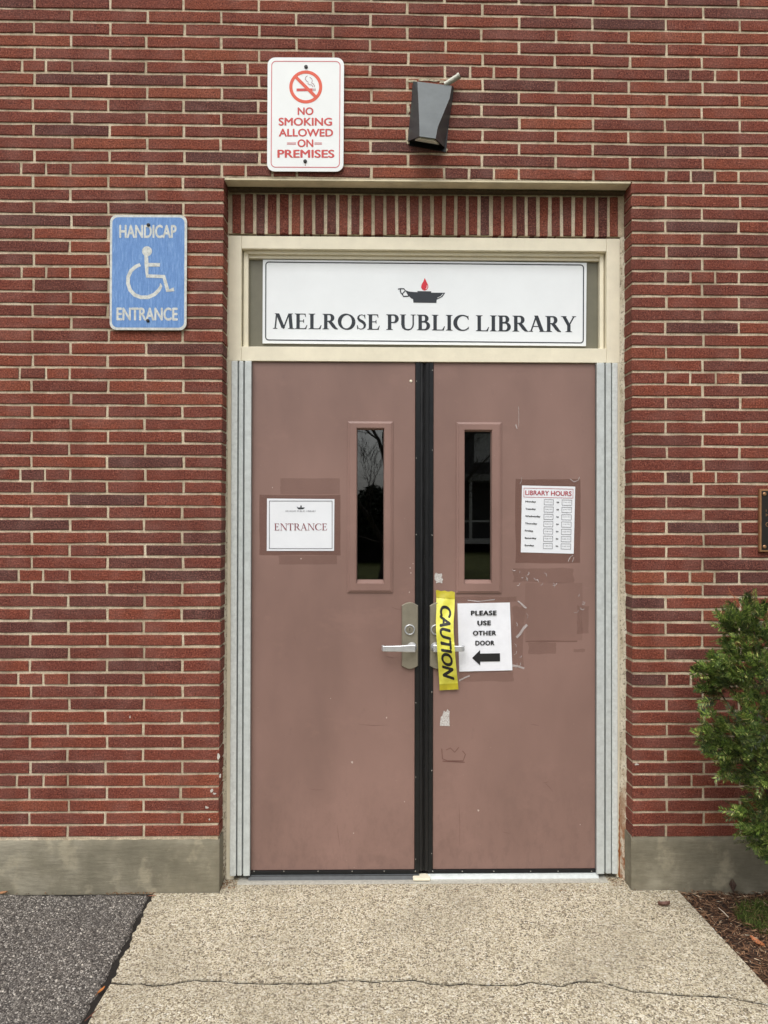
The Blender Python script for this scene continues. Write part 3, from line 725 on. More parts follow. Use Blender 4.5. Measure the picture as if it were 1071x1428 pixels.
xRa, xRb = at(604.0, 860, YD).x, at(831.8, 860, YD).x
dl = door('door', 'left leaf of the reddish brown steel doors, with the entrance notice taped on it', xLa, xLb, (578.9, 585.5, 591.0), (498.5, 599, 534.5, 811.5), (484.5, 588, 548, 826.5), True)
dr = door('door', 'right leaf of the reddish brown steel doors, covered in notices and tape marks', xRa, xRb, (603.7, 598.2, 592.2), (648.5, 601, 684.5, 811.5), (636, 588.5, 699.5, 827.5), False)
mb = MB(); mb.box(at(589.5, 860, YD).x, at(594, 860, YD).x, YD + .012, YD + .04, zdb - .01, zdt); mb.build('brush_seal', M_black, dl)
# dust and lint caught in the brush
mb = MB()
for i in range(260):
    py = rnd.uniform(515, 1205); x = 591.8 + rnd.gauss(0, .8) - (py - 860) * .002; a = at(x, py, YD - .0075); s = rnd.uniform(.0003, .0009)
    mb.add([(a.x, a.y, a.z), (a.x + s, a.y, a.z + s * .5), (a.x + s * .3, a.y - .0006, a.z + s * 2)], [(0, 1, 2)])
mb.build('lint', flat('lint', (120, 118, 110), .9, .2), dl, kind='stuff')
# bottom sweeps
for t, a, b, mat2, yb in ((dl, 347.5, 584.5, M_sweep, 1227.5), (dr, 596.5, 833.0, M_alu, 1229.0)):
    xa, xb = at(a, 1215, YD).x, at(b, 1215, YD).x
    z1 = zdb; z2 = at(592, 1218.2, YD - .006).z; z3 = at(592, yb, YD - .022).z
    mb = MB(); mb.box(xa, xb, YD - .007, YD + .044, z2, z1 - .0003); sw = mb.build('sweep_carrier', M_blackal, t, bevel=.001)
    mb = MB(); mb.rings([[(xa, YD - .007, z2 - .0003), (xa, YD - .012, z2 - .001), (xa, YD - .026, z3), (xa, YD - .022, z3), (xa, YD + .01, z2 - .004)], [(xb, YD - .007, z2 - .0003), (xb, YD - .012, z2 - .001), (xb, YD - .026, z3), (xb, YD - .022, z3), (xb, YD + .01, z2 - .004)]], True, True)
    mb.build('bottom_sweep', mat2, t)
    mb = MB(); mb.box(xa, xb, YD - .0145, YD - .0115, z2 - .0045, z2 - .0025); mb.build('sweep_rib', M_blackal if t is dl else M_alu2, t)
    for i in range(6):
        q = a + 6 + (b - a - 12) * i / 5 + rnd.uniform(-4, 4); screwhead(q, 1215, YD - .0072, .0026, M_screw, t)
for (x0, y0, x1, y1) in ((545, 846, 560, 850), (538, 915, 556, 917), (500, 1010, 540, 1011.2), (430, 1100, 452, 1101), (470, 1150, 474, 1180)):
    pxstrip([(x0, y0), ((x0 + x1) / 2, (y0 + y1) / 2 + 1.2), (x1, y1)], [.2, .9, .2], lambda x, y: at(x, y, YD - .0004)).build('scratch', flat('scratch', (122, 92, 84), .6, .1), dl)
for (x0, y0, x1, y1) in ((758, 1090, 771, 1104), (700, 1160, 712, 1163), (640, 1120, 641, 1180), (757, 1092, 765, 1090), (740, 1010, 752, 1012)):
    pxstrip([(x0, y0), ((x0 + x1) / 2 + .8, (y0 + y1) / 2), (x1, y1)], [.2, .8, .2], lambda x, y: at(x, y, YD - .0004)).build('scratch', flat('scratch', (118, 88, 80), .6, .1), dr)
screwhead(573, 531.5, YD, .006, M_cream, dl, 'rivet_cap')

# lock plates and levers
def lock(t, xc, left, pc):
    s = -1 if left else 1
    yt, yb, hw = 840, 932, 11.4
    pts = [(xc - hw, yb - 4), (xc - hw, yt + 4)] + [(xc - hw + 2 * hw * i / 8, yt + 4 - 4.5 * math.sin(math.pi * i / 8)) for i in range(9)] + [(xc + hw, yt + 4), (xc + hw, yb - 4)] + [(xc + hw - 2 * hw * i / 8, yb - 4 + 4.5 * math.sin(math.pi * i / 8)) for i in range(9)]
    mb = MB()
    def lp(sc, Y):
        o = []
        for x, y in pts:
            p = at(xc + (x - xc) * sc, 886 + (y - 886) * (1 - (1 - sc) * .25), YD); o.append((p.x, Y, p.z))
        return o
    mb.rings([lp(1, YD - .0002), lp(1, YD - .010), lp(.93, YD - .0135)], False, True)
    pl = mb.build('lock_plate', M_satin, t, smooth=False)
    # key cylinder
    p = at(pc, 878, YD - .013); mb = MB(); n = 24
    def circ(r, y, cx=p.x, cz=p.z): return [(cx + r * math.cos(2 * math.pi * i / n), y, cz + r * math.sin(2 * math.pi * i / n)) for i in range(n)]
    mb.rings([circ(.0225, YD - .0132), circ(.0225, YD - .019), circ(.019, YD - .0215), circ(.0175, YD - .019), circ(.0165, YD - .0165)], False, False)
    mb.build('cylinder_collar', M_lever, pl, smooth=True)
    mb = MB(); mb.rings([circ(.0162, YD - .015), circ(.0162, YD - .0185)], False, True); mb.rings([circ(.0085, YD - .0187), circ(.0085, YD - .0215)], False, True)
    mb.build('key_cylinder', M_satin, pl)
    mb = MB(); mb.box(p.x - .0011, p.x + .0011, YD - .0222, YD - .0216, p.z - .005, p.z + .004); mb.box(p.x - .003, p.x + .003, YD - .0221, YD - .0216, p.z + .0045, p.z + .006); mb.build('keyhole', M_blackink, pl)
    # lever: hub, blade, returned tip
    z = at(xc, 904.5, YD - .05).z; x0 = at(xc + (-2 if left else 2) * -1, 904, YD - .05).x; x1 = at(533 if left else 648, 904, YD - .05).x
    mb = MB(); xh = at(xc + (3 if left else -3), 903, YD - .02).x
    for (a0, y0) in ((.0165, YD - .0135),): mb.rings([[(xh + a0 * k * math.cos(2 * math.pi * i / 20), y, z + a0 * k * math.sin(2 * math.pi * i / 20)) for i in range(20)] for k, y in ((1.25, y0), (1.2, y0 - .006), (.85, y0 - .010), (.8, y0 - .024))], False, True)
    hb = mb.build('lever_hub', M_lever, t, smooth=True)
    mb = MB(); hh = .0125; th = .007
    xs = [xh + s * -.012 * -1 * 0 - s * .012, xh + s * .02, xh + s * .05, x1 - s * .014, x1 - s * .002, x1, x1]
    ys = [YD - .048, YD - .050, YD - .053, YD - .054, YD - .051, YD - .040, YD - .024]
    hs_ = [.0155, .0150, .0128, .0118, .0112, .0108, .0105]
    loops = []
    for k in range(len(xs)):
        h = hs_[k]; 
        if k < 5: loops.append([(xs[k], ys[k] - th / 2, z - h * .8), (xs[k], ys[k] - th / 2, z + h * .8), (xs[k], ys[k] - th * .2, z + h), (xs[k], ys[k] + th / 2, z + h), (xs[k], ys[k] + th / 2, z - h), (xs[k], ys[k] - th * .2, z - h)])
        else: loops.append([(xs[k] + s * th / 2 * .6, ys[k], z - h * .8), (xs[k] + s * th / 2 * .6, ys[k], z + h * .8), (xs[k], ys[k], z + h), (xs[k] - s * th, ys[k], z + h), (xs[k] - s * th, ys[k], z - h), (xs[k], ys[k], z - h)])
    mb.rings(loops, True, True); mb.build('lever', M_lever, t, bevel=.0015)
lock(dl, 571.5, True, 571.3); lock(dr, 610.5, False, 608)

# tape marks, torn stickers and scratches on the leaves (thin real film)
def film(pts, m, t, off=.0006, name='tape_mark'):
    mb = pxpoly(pts, lambda x, y: at(x, y, YD - off)); return mb.build(name, m, t)
def rag(x0, y0, x1, y1, j=.8, n=5):
    e = []
    for i in range(n): e.append((x0 + (x1 - x0) * i / n, y0 + rnd.uniform(-j, j)))
    for i in range(n): e.append((x1 + rnd.uniform(-j, j), y0 + (y1 - y0) * i / n))
    for i in range(n): e.append((x1 - (x1 - x0) * i / n, y1 + rnd.uniform(-j, j)))
    for i in range(n): e.append((x0 + rnd.uniform(-j, j), y1 - (y1 - y0) * i / n))
    return e
film(rag(362, 690, 475, 774, .6), M_film, dl, .0006)
film(rag(391, 667, 474, 689.3, .5), M_film2, dl, .0006); film(rag(389, 774.8, 470, 787, .5), M_film2, dl, .0006)
film(rag(719, 668, 809, 785, .8), M_film, dr, .0006)
film(rag(716, 793, 800, 812, 1.6), M_film2, dr, .0006)
film(rag(733, 812.8, 812, 893, .9), film_mat('faint_tape_mark', (126, 92, 82), .10), dr, .0006)
film(rag(737, 896, 775, 912, .8), M_film2, dr); film(rag(733, 893.2, 805, 895.4, .3), M_film, dr); film(rag(805, 845, 821, 884, 1), M_film2, dr)
film(rag(800, 905, 816, 909, .8), M_film2, dr); film(rag(714, 845, 731, 930, 2), M_film2, dr); film(rag(640, 937.5, 716, 950, 1), M_film2, dr)
film(rag(632, 832, 720, 839.5, 1.2), M_film2, dr)
film(rag(607, 800, 617, 813, 1.5), M_resid, dr, .0009, 'sticker_residue')
film([(613.5, 1012), (614.5, 1000), (617, 998), (619, 991), (622, 993), (624, 989), (627, 992), (626.5, 1001), (627.2, 1012.5)], M_resid, dr, .0009, 'sticker_residue')
for pts in ([(616, 1044), (617, 1058), (624, 1061), (646, 1061), (649, 1052), (645, 1047)], [(622, 1046), (628, 1043), (634, 1049), (640, 1042)], [(617, 1061.5), (648, 1063)]):
    pxstrip(pts, 1.1, lambda x, y: at(x, y, YD - .0008)).build('glue_line', flat('glue', (112, 76, 68), .6, .2), dr)
# wrinkled bits of clear tape standing off the door
mb = MB()
def crumple(pts, wd, seed):
    r = random.Random(seed); n = len(pts)
    for q in strip2(pts, [wd * r.uniform(.5, 1.2) for _ in pts]):
        mb.add([(lambda p: (p.x, YD - .0012 - r.uniform(0, .002), p.z))(at(x, y, YD)) for x, y in q], [(0, 1, 2, 3)])
for i in range(26):
    x, y = [(rnd.uniform(716, 735), rnd.uniform(832, 925)), (rnd.uniform(718, 760), rnd.uniform(795, 806)), (rnd.uniform(722, 806), rnd.uniform(808, 815)), (rnd.uniform(806, 816), rnd.uniform(820, 862))][i % 4]
    a = rnd.uniform(0, 3.1); l = rnd.uniform(1.5, 4)
    crumple([(x, y), (x + l * math.cos(a), y + l * math.sin(a)), (x + l * 1.8 * math.cos(a + .5), y + l * 1.8 * math.sin(a + .5))], .8, i)
crumple([(722, 838), (726, 841), (731, 846), (734, 848)], 3, 91); crumple([(720, 889), (725, 884), (730, 876), (735, 871)], 4, 92)
crumple([(714, 928), (722, 929), (731, 932)], 3, 93); crumple([(640, 949), (648, 945), (655, 942)], 3, 94); crumple([(652, 837), (668, 838.5), (690, 836)], 1.2, 95)
crumple([(795, 668), (800, 672), (806, 670), (808, 665)], 1.2, 96); crumple([(792, 783), (795, 777), (799, 774)], 1.1, 97); crumple([(798, 784), (800, 777)], 1.1, 98)
crumple([(725, 675), (727, 671), (727.5, 665)], .8, 99); crumple([(723, 595), (723.5, 575), (723, 567)], .6, 100); crumple([(719, 592), (721, 598)], 2.0, 101)
mb.build('crumpled_tape', M_filmw, dr, kind='stuff')
mb = MB()
for i, (x, y, s) in enumerate([(491, 1063, 3.2), (539, 1001, 2), (564, 1118, 1.6), (413, 745, 1), (572, 792, 2), (573, 799, 2), (576, 786, 1.6), (571, 826, 2), (493, 1162, 1.5), (667, 1130, 2.6), (809, 1150, 1.5), (420, 779, 2), (380, 680, 1.4), (461, 974, 1.4)]):
    blotch(x, y, YD - .0009, s, s * 1.1, 60 + i, mb, 7, .0003)
mb.build('paint_chip', flat('chip', (190, 172, 164), .6, .15), dl, kind='stuff')

# ------------------------------------------------------------------ room behind the glass
mb = MB(); x0, x1, z1 = -.6, 2.4, 2.9
mb.add([(x0, .31, -.02), (x1, .31, -.02), (x1, 3.5, -.02), (x0, 3.5, -.02), (x0, .31, z1), (x1, .31, z1), (x1, 3.5, z1), (x0, 3.5, z1)], [(0, 1, 2, 3), (7, 6, 5, 4), (1, 2, 6, 5), (2, 3, 7, 6), (3, 0, 4, 7)])
mb.build('vestibule', flat('vestibule_wall', (88, 84, 78), .8), None, kind='structure')

# ------------------------------------------------------------------ library sign
def atY(Y): return lambda x, y: at(x, y, Y)
YLS = YF + .040
s = thing('library_sign', 'long white library name board with oil lamp emblem in the transom over the doors', 'sign', at(592, 482, YLS))
so = [(366.5, 362.0), (818.3, 366.4), (817.2, 482.6), (366.0, 478.8)]
plate(so, YLS, YLS + .006).build('board', M_white, s, bevel=.0006)
f = atY(YLS - .0008); sl = .0094
rline(370, 364.6, 814.5, 474.8, 5, 1.5, f, None, sl, -.003).build('border', M_ink, s)
for wd_, x0, x1 in (('MELROSE', 380.5, 529.6), ('PUBLIC', 538.6, 654.0), ('LIBRARY', 663.6, 803.5)):
    fit(serifpolys(wd_, .178, .078), x0, 436.2 + .0105 * (x0 - 380.5), x1, 459.0 + .0105 * (x0 - 380.5), f, 0, .0105).build('lettering', M_ink, s)
# lamp emblem
mb = MB(); q = lambda x, y: (x, y)
bodyp = [(565, 404.5), (570, 406.5), (578, 407.2), (606, 408.2), (621, 408.2), (617, 414), (609, 418), (600, 419.3), (583, 419), (574, 416.5), (569, 412)]
pxpoly(bodyp, f, mb); pxpoly([(576, 417.2), (609, 417.6), (608.5, 422.4), (576.5, 422)], atY(YLS - .00085), mb); pxpoly([(582, 405.8), (601.5, 406.2), (601, 408.9), (582.5, 408.5)], atY(YLS - .0009), mb)
pxstrip([(570, 413), (563, 413.5), (561, 410.5), (562.5, 408), (565.5, 405.5), (563, 402.6), (559, 402.5), (555, 403.2)], 1.6, atY(YLS - .00095), mb)
pxstrip([(559, 402.5), (558.2, 405.5), (559.5, 409), (562, 411)], 1.5, atY(YLS - .001), mb)
mb.build('lamp_emblem', M_ink, s)
mb = MB(); pxpoly([(592.3, 387.6), (594.6, 392.5), (597, 397.5), (597.2, 401), (595.2, 404.2), (592, 405.2), (588.8, 403.8), (587.2, 400.5), (588, 396.5), (590.6, 392)], f, mb); mb.build('flame_emblem', M_red, s)
pxstrip([(595.6, 398), (595.6, 401), (593.8, 403)], .8, atY(YLS - .001)).build('emblem_highlight', M_white, s); pxstrip([(618, 409.6), (615, 413), (610, 415.6)], .7, atY(YLS - .0011)).build('emblem_highlight', M_white, s)

# ------------------------------------------------------------------ no smoking sign
YS1 = -.012
s = thing('no_smoking_sign', 'white no smoking sign with red circle, on the bricks left above the doorway', 'sign', at(426, 239, YS1))
f = atY(YS1 - .0006)
plate(rrect(373.3, 80.0, 479.8, 238.8, 10.5, 6, .004, -.006), YS1, YS1 + .0025).build('plate', M_whiteb, s)
rline(378.4, 84.8, 474.8, 233.6, 6.5, 1.1, f, None, .004, -.006).build('border', M_pink, s)
mb = MB(); cx, cy = 426.4, 121.2
mb.rings([[f(cx + r_ * math.cos(2 * math.pi * i / 48), cy - r_ * math.sin(2 * math.pi * i / 48)) for i in range(48)] for r_ in (23.0, 18.6)])
f2 = atY(YS1 - .0009); a = R(-45)
pxstrip([(cx - 14.3, cy - 14.3), (cx + 14.3, cy + 14.3)], 4.4, f2, mb)
mb.build('prohibition_ring', M_orange, s)
mb = MB(); pxpoly([(413.5, 123.4), (436.2, 123.2), (436.2, 127), (413.5, 127.3)], f, mb); mb.build('cigarette_emblem', M_redtext, s)
mb = MB(); pxpoly([(437.2, 123.4), (438.4, 123.4), (438.4, 127.0), (437.2, 127.0)], f, mb); pxpoly([(439.2, 123.4), (440, 123.4), (440, 127), (439.2, 127)], f, mb)
pxstrip([(438.5, 121.5), (438.2, 119), (436.6, 116.6), (434.4, 115.5), (435.6, 112.8), (434.6, 109.6), (431.8, 107.6)], .7, f, mb)
pxstrip([(428.8, 105.6), (426.3, 107.6), (425.6, 110.4), (427.4, 113), (429.6, 114.2), (429.6, 117), (432, 118.3), (434.6, 118.4), (436.6, 121.4)], .7, f, mb)
mb.build('smoke_emblem', M_maroon, s)
mb = MB()
for tx, x0, x1, y0, y1 in (('NO', 415.0, 437.2, 149.6, 160.4), ('SMOKING', 388.4, 463.2, 164.0, 175.2), ('ALLOWED', 388.6, 464.6, 179.4, 190.4), ('ON', 414.8, 437.0, 194.2, 205.2), ('PREMISES', 386.8, 466.4, 208.6, 220.0)):
    fit(textpolys(tx, .032), x0, y0, x1, y1, f, 0, .002).build('lettering', M_redtext, s)
mb = MB()
for a, b in ((400, 412.8), (438.6, 449)):
    for y in (199.2, 201.0): pxstrip([(a, y), (b, y)], .9, f).build('dash', M_pink, s)
screwhead(426.8, 93.4, YS1 - .0005, .0075, M_black, s, 'bolt'); screwhead(425.6, 225, YS1 - .0005, .0075, M_black, s, 'bolt')
pxstrip([(425.6, 226.5), (425.8, 231)], .8, f).build('rust_streak', flat('rust', (150, 110, 84), .8), s)

# ------------------------------------------------------------------ handicap sign
YS2 = -.012
s = thing('handicap_entrance_sign', 'blue wheelchair symbol sign on the bricks left of the doorway', 'sign', at(206, 461, YS2))
f = atY(YS2 - .0006); f2 = atY(YS2 - .001); SL, SX = .004, -.005
plate(rrect(153.6, 299.6, 260.8, 460.0, 9.5, 6, SL, SX), YS2, YS2 + .0025).build('plate', M_worn, s)
pxpoly(rrect(156.6, 302.8, 257.4, 456.6, 8, 6, SL, SX), atY(YS2 - .0003)).build('blue_field', M_blue, s)
fit(textpolys('HANDICAP', .036), 166.3, 313.2, 246.2, 332.0, f, 0, .003).build('lettering', M_worn, s); fit(textpolys('ENTRANCE', .036), 162.4, 428.6, 248.0, 447.0, f, 0, .003).build('lettering', M_worn, s)
mb = MB(); disc(205.0, 350.4, 7.0, f, mb)
pxstrip([(203.8, 352), (204.3, 369.0), (205.2, 384.8), (228.4, 385.6), (234.0, 405.4), (242.6, 403.4)], 5.4, f2, mb)
pxstrip([(205.5, 369.1), (223, 369.3)], 5.0, atY(YS2 - .0012), mb)
pts = [(195.6, 369.0), (189.5, 371.6), (182.6, 377.5), (178.8, 386), (178.4, 395), (181.5, 404.5), (187.8, 411.3), (196.5, 414.6), (206.5, 414.5), (215.5, 410.5), (221.6, 404.4), (224.6, 399.0), (223.6, 395.2)]
pxstrip(pts, [4.6, 5, 5.2, 5.2, 5.2, 5.2, 5.2, 5.2, 5.2, 5.2, 5.0, 3.8, 1.2], f, mb)
mb.build('wheelchair_emblem', M_worn, s)
screwhead(207.0, 313.6, YS2 - .0012, .007, M_black, s, 'bolt'); screwhead(206.3, 447.2, YS2 - .0012, .007, M_black, s, 'bolt')

# ------------------------------------------------------------------ wall light
s = thing('wall_light', 'dark grey faceted wall light above the doorway with a pipe stub behind it', 'wall light', at(595, 205, 0))
def A(x, y, Y): return tuple(at(x, y, Y))
yb_ = -.004
v = [None] * 4 + [A(568.5, 197, yb_), A(585.0, 190.0, -.125), A(607.5, 193.2, -.125), A(620.5, 206, yb_)]
rows = []          # wall left, ridge left, ridge right, wall right
for (wl_, fl_, fr_, wr_) in (((576, 113.5), (582, 113.8, -.028), (630, 119.6, -.028), (633, 121)), ((574.5, 134), (583, 131, -.05), (627.0, 137, -.05), (631, 140)), ((572, 160), (584, 155, -.078), (617.5, 160, -.078), (627, 165)),
                            ((570, 180), (584.8, 174, -.102), (610.5, 177, -.102), (623, 187)), ((568.5, 197), (585, 190, -.125), (607.5, 193.2, -.125), (620.5, 206))):
    rows.append([A(wl_[0], wl_[1], yb_), A(*fl_), A(*fr_), A(wr_[0], wr_[1], yb_)])
mb = MB(); vs = [p for r_ in rows for p in r_]; fs = [(0, 3, 2, 1)]
for k in range(4):
    for q in range(3): a_i = k * 4 + q; fs.append((a_i, a_i + 1, a_i + 5, a_i + 4))
mb.add(vs, fs)
mb.build('housing', M_fixture, s)
mb = MB()
o_ = [Vector(v[4]), Vector(v[5]), Vector(v[6]), Vector(v[7])]
c_ = sum(o_, Vector()) / 4; inn = [c_ + (p - c_) * .86 for p in o_]; inn2 = [p + Vector((0, 0, .003)) for p in inn]
mb.rings([o_, inn, inn2], False, True); mb.build('rim', M_blackal, s)
mb = MB(); lp = [inn2[0].lerp(inn2[1], .45), inn2[0].lerp(inn2[1], .95), inn2[3].lerp(inn2[2], .95), inn2[3].lerp(inn2[2], .45)]
dn = Vector((0, 0, -.009)); mb.rings([[p for p in lp], [p + dn for p in lp]], False, True); mb.build('lens', flat('frosted_lens', (206, 208, 194), .3), s, bevel=.002)
mb = MB(); pp = [(x, y) for x, y in ((575, 119), (631, 122), (622, 212), (571, 203))]; plate(pp, -.002, .004, mb); mb.build('back_plate', M_blackal, s)
a_, b_ = at(620, 118.5, -.02), at(640.5, 105.5, -.034); mb = MB(); mb.tube([a_, b_], .0112, 14); mb.tube([b_ - (b_ - a_) * .12, b_ + (b_ - a_) * .01], .0128, 14); mb.build('pipe_stub', M_pipe, s)

# ------------------------------------------------------------------ plaque at the right edge
YP = -.016
s = thing('bronze_plaque', 'dark bronze plaque with raised rim at the right edge of the wall above the yew', 'plaque', at(1090, 770, YP))
plate([(1059.5, 682), (1150, 682.5), (1150, 770), (1059.5, 769.5)], YP, -.001).build('rim', M_bronze, s, bevel=.0015)
plate([(1062.2, 684.6), (1147.5, 685), (1147.5, 767.3), (1062.2, 767)], YP - .0008, YP + .001).build('field', M_bronzed, s)
for x, y in ((1066, 689), (1066, 762.5), (1144, 689), (1144, 762.5)): screwhead(x, y, YP - .001, .0075, M_bronze, s)
f = atY(YP - .0012); pxstrip([(1068.5, 710.5), (1068.5, 713.5)], .8, f).build('raised_lettering', M_bronze, s); mb = MB(); pxstrip([(1068, 718), (1071.5, 718)], .9, f, mb); pxstrip([(1068.4, 716), (1068.4, 720)], .8, f, mb); mb.build('raised_lettering', M_bronze, s)
mb = MB(); pxstrip([(1071, 728.5), (1068.6, 729.4), (1068, 731.6), (1069, 733.6), (1071, 734)], .9, f, mb); mb.build('raised_lettering', M_bronze, s)

# ------------------------------------------------------------------ notices on the doors
def sheet(corners, Y, m, name, parent, amp=.0012, nx=14, ny=18, seed=0):
    r = random.Random(seed); ph = [r.uniform(0, 6) for _ in range(4)]
    tl, tr, br, bl = [at(x, y, Y) for x, y in corners]
    def fy(u, v_): return -amp * (.5 + .5 * math.sin(3 * u + 5 * v_ + ph[0])) - amp * .7 * (math.sin(9 * v_ + 4 * u + ph[1]) + 1) * .5 * (1 if True else 0)
    V = []; F = []
    for j in range(ny + 1):
        for i in range(nx + 1):
            u, v_ = i / nx, j / ny; p = tl.lerp(tr, u).lerp(bl.lerp(br, u), v_); p.y += fy(u, v_); V.append(p)
    for j in range(ny):
        for i in range(nx):
            a = j * (nx + 1) + i; F.append((a, a + nx + 1, a + nx + 2, a + 1))
    mb = MB(); mb.add(V, F); mb.build(name, m, parent, smooth=True)
def doorf(Y): return lambda x, y: at(x, y, Y)
YN = YD - .0014
s = thing('entrance_notice', 'white printed entrance notice taped to the left door beside its window', 'notice', at(419, 768, YN))
sheet([(372.4, 695.2), (466.4, 696.0), (465.8, 768.2), (372.0, 768.2)], YN, M_lam, 'paper', s, .0005, seed=1)
f = doorf(YN - .0016)
rline(375.2, 698.2, 463.6, 765.4, .3, .9, f).build('border', M_greyink, s)
fit(serifpolys('ENTRANCE', .12, .045, .03), 382.6, 729.8, 456.2, 739.6, f).build('lettering', M_maroon, s)
fit(serifpolys('MELROSE PUBLIC LIBRARY', .16, .08, .06), 397.8, 711.6, 440.6, 713.8, f).build('small_lettering', M_greyink, s)
mb = MB(); pxpoly([(413.6, 706.4), (416, 707.6), (425, 707.6), (424, 709.2), (421.5, 710), (416.5, 710), (415, 709)], f, mb); pxpoly([(418.6, 707.4), (419.2, 704.8), (420.4, 704.8), (421, 707.4)], doorf(YN - .0018), mb); mb.build('lamp_emblem', M_ink, s)

s = thing('hours_notice', 'white library opening hours notice taped high on the right door', 'notice', at(764, 772, YN))
co = [(727.9, 677.0), (802.2, 678.6), (800.0, 772.2), (726.2, 770.2)]
sheet(co, YN, M_lam, 'paper', s, .0005, seed=2)
def hf(u, v_, off=.0016):          # the notice's own coordinates, 0..1
    tl, tr, br, bl = co; x = (tl[0] + (tr[0] - tl[0]) * u) * (1 - v_) + (bl[0] + (br[0] - bl[0]) * u) * v_; y = (tl[1] + (tr[1] - tl[1]) * u) * (1 - v_) + (bl[1] + (br[1] - bl[1]) * u) * v_
    return at(x, y, YN - off)
mb = MB()
def hfit(txt, u0, v0, u1, v1, bold, mb): fit(textpolys(txt, bold), u0, v0, u1, v1, lambda a, b: hf(a, b), 0, 0, mb)
hfit('LIBRARY HOURS', .065, .07, .935, .142, .03, mb); mb.build('heading', M_hourred, s)
mb = MB()
def box_line(u0, v0, u1, v1, wu, mb):
    wv = wu * .79; mb.rings([[hf(u0, v0), hf(u1, v0), hf(u1, v1), hf(u0, v1)], [hf(u0 + wu, v0 + wv), hf(u1 - wu, v0 + wv), hf(u1 - wu, v1 - wv), hf(u0 + wu, v1 - wv)]])
box_line(.035, .035, .965, .175, .008, mb); mb.build('heading_box', M_hourred, s)
wds = dict(Monday=.2, Tuesday=.2, Wednesday=.29, Thursday=.23, Friday=.16, Saturday=.22, Sunday=.18)
hrs = [('9:00 AM', '9:00 PM'), ('9:00 AM', '9:00 PM'), ('10:00 AM', '9:00 PM'), ('10:00 AM', '9:00 PM'), ('10:00 AM', '6:00 PM'), ('10:00 AM', '5:00 PM'), ('1:00 PM', '5:00 PM')]
for i, (d, wd) in enumerate(wds.items()):
    v0 = .225 + i * .109
    mb = MB(); hfit(d, .07, v0, .07 + wd, v0 + .034, .04, mb); mb.build('day_lettering', M_blackink, s)
    mb = MB(); hfit('to', .655, v0 + .002, .705, v0 + .026, .04, mb); mb.build('to_lettering', M_blackink, s)
    for u0, u1, tx in ((.42, .60, hrs[i][0]), (.755, .945, hrs[i][1])):
        mb2 = MB(); box_line(u0, v0 - .026, u1, v0 + .058, .008, mb2); mb2.build('hour_box', M_greyink, s); mb2 = MB(); hfit(tx, u0 + .025, v0 + .006, u1 - .025, v0 + (.022 if i > 3 or u0 < .5 else .016), .0, mb2); mb2.build('hour_lettering', M_greyink, s)

YN2 = YD - .003
s = thing('other_door_notice', 'white notice with a black arrow pointing left, taped below the right window', 'notice', at(676, 936, YN2))
sheet([(637.8, 841.4), (711.0, 840.2), (714.4, 934.6), (640.4, 936.4)], YN2, M_paper, 'paper', s, .0016, seed=4)
f = doorf(YN2 - .0036); mb = MB()
for tx, x0, x1, y0 in (('PLEASE', 656.6, 692.8, 851.6), ('USE', 665.6, 684.8, 865.4), ('OTHER', 659.4, 692.0, 879.6), ('DOOR', 662.8, 689.6, 893.4)):
    fit(textpolys(tx, .055, 1.12), x0, y0, x1, y0 + 6.8, f, 0, -.008).build('lettering', M_blackink, s)
pxpoly([(658.4, 917.6), (669.4, 906.6), (669.6, 911.4), (697.2, 911.0), (697.4, 922.2), (669.8, 922.6), (669.6, 928.0)], f).build('arrow', M_blackink, s)

# caution tape
s = thing('caution_tape', 'strip of yellow caution tape hanging over the lever of the right door', 'tape', at(622, 893, YD - .06))
path = [(621.0, 824.0, -.0035), (621.4, 834.5, -.006), (621.2, 850, -.022), (620.2, 865, -.038), (620.4, 882, -.055), (621.4, 897, -.0625), (622.2, 909, -.0625), (623.0, 922, -.050), (624.4, 938, -.030), (625.4, 950, -.018), (626.2, 962, -.012)]
def tp(u, v_, off=0):       # u across 0..1, v along 0..1
    t = v_ * (len(path) - 1); i = min(int(t), len(path) - 2); q = t - i
    q2 = q
    a, b = path[i], path[i + 1]; x = a[0] + (b[0] - a[0]) * q2; y = a[1] + (b[1] - a[1]) * q2; d = a[2] + (b[2] - a[2]) * q2
    hw = 13.2 - 1.0 * math.sin(v_ * 3.1); wr = .0034 * math.sin(v_ * 26 + u * 3) * math.sin(u * 3.14) + .0015 * math.sin(u * 9 + v_ * 11)
    tw = (u - .5) * (2 * hw)
    return at(x + tw, y + (u - .5) * (2.0 if v_ < .5 else -1.5), YD + d + wr - off)
def vpy(py):
    for i in range(len(path) - 1):
        if path[i][1] <= py <= path[i + 1][1]: return (i + (py - path[i][1]) / (path[i + 1][1] - path[i][1])) / (len(path) - 1)
    return 0 if py < 824 else 1
mb = MB(); nu, nv = 10, 70
v_top = vpy(834)
V = [tp(i / nu, v_top + (1 - v_top) * j / nv) for j in range(nv + 1) for i in range(nu + 1)]
mb.add(V, [(j * (nu + 1) + i, (j + 1) * (nu + 1) + i, (j + 1) * (nu + 1) + i + 1, j * (nu + 1) + i + 1) for j in range(nv) for i in range(nu)])
mb.build('tape_strip', M_tape, s, smooth=True)
mb = MB(); V = [tp(i / nu, v_top * j / 6 + .002, .0015 + (.001 if i % 3 == 1 else 0)) - Vector((0, 0, -.0022 * math.sin(i * 1.7) if j == 0 else 0)) for j in range(7) for i in range(nu + 1)]
mb.add(V, [(j * (nu + 1) + i, (j + 1) * (nu + 1) + i, (j + 1) * (nu + 1) + i + 1, j * (nu + 1) + i + 1) for j in range(6) for i in range(nu)])
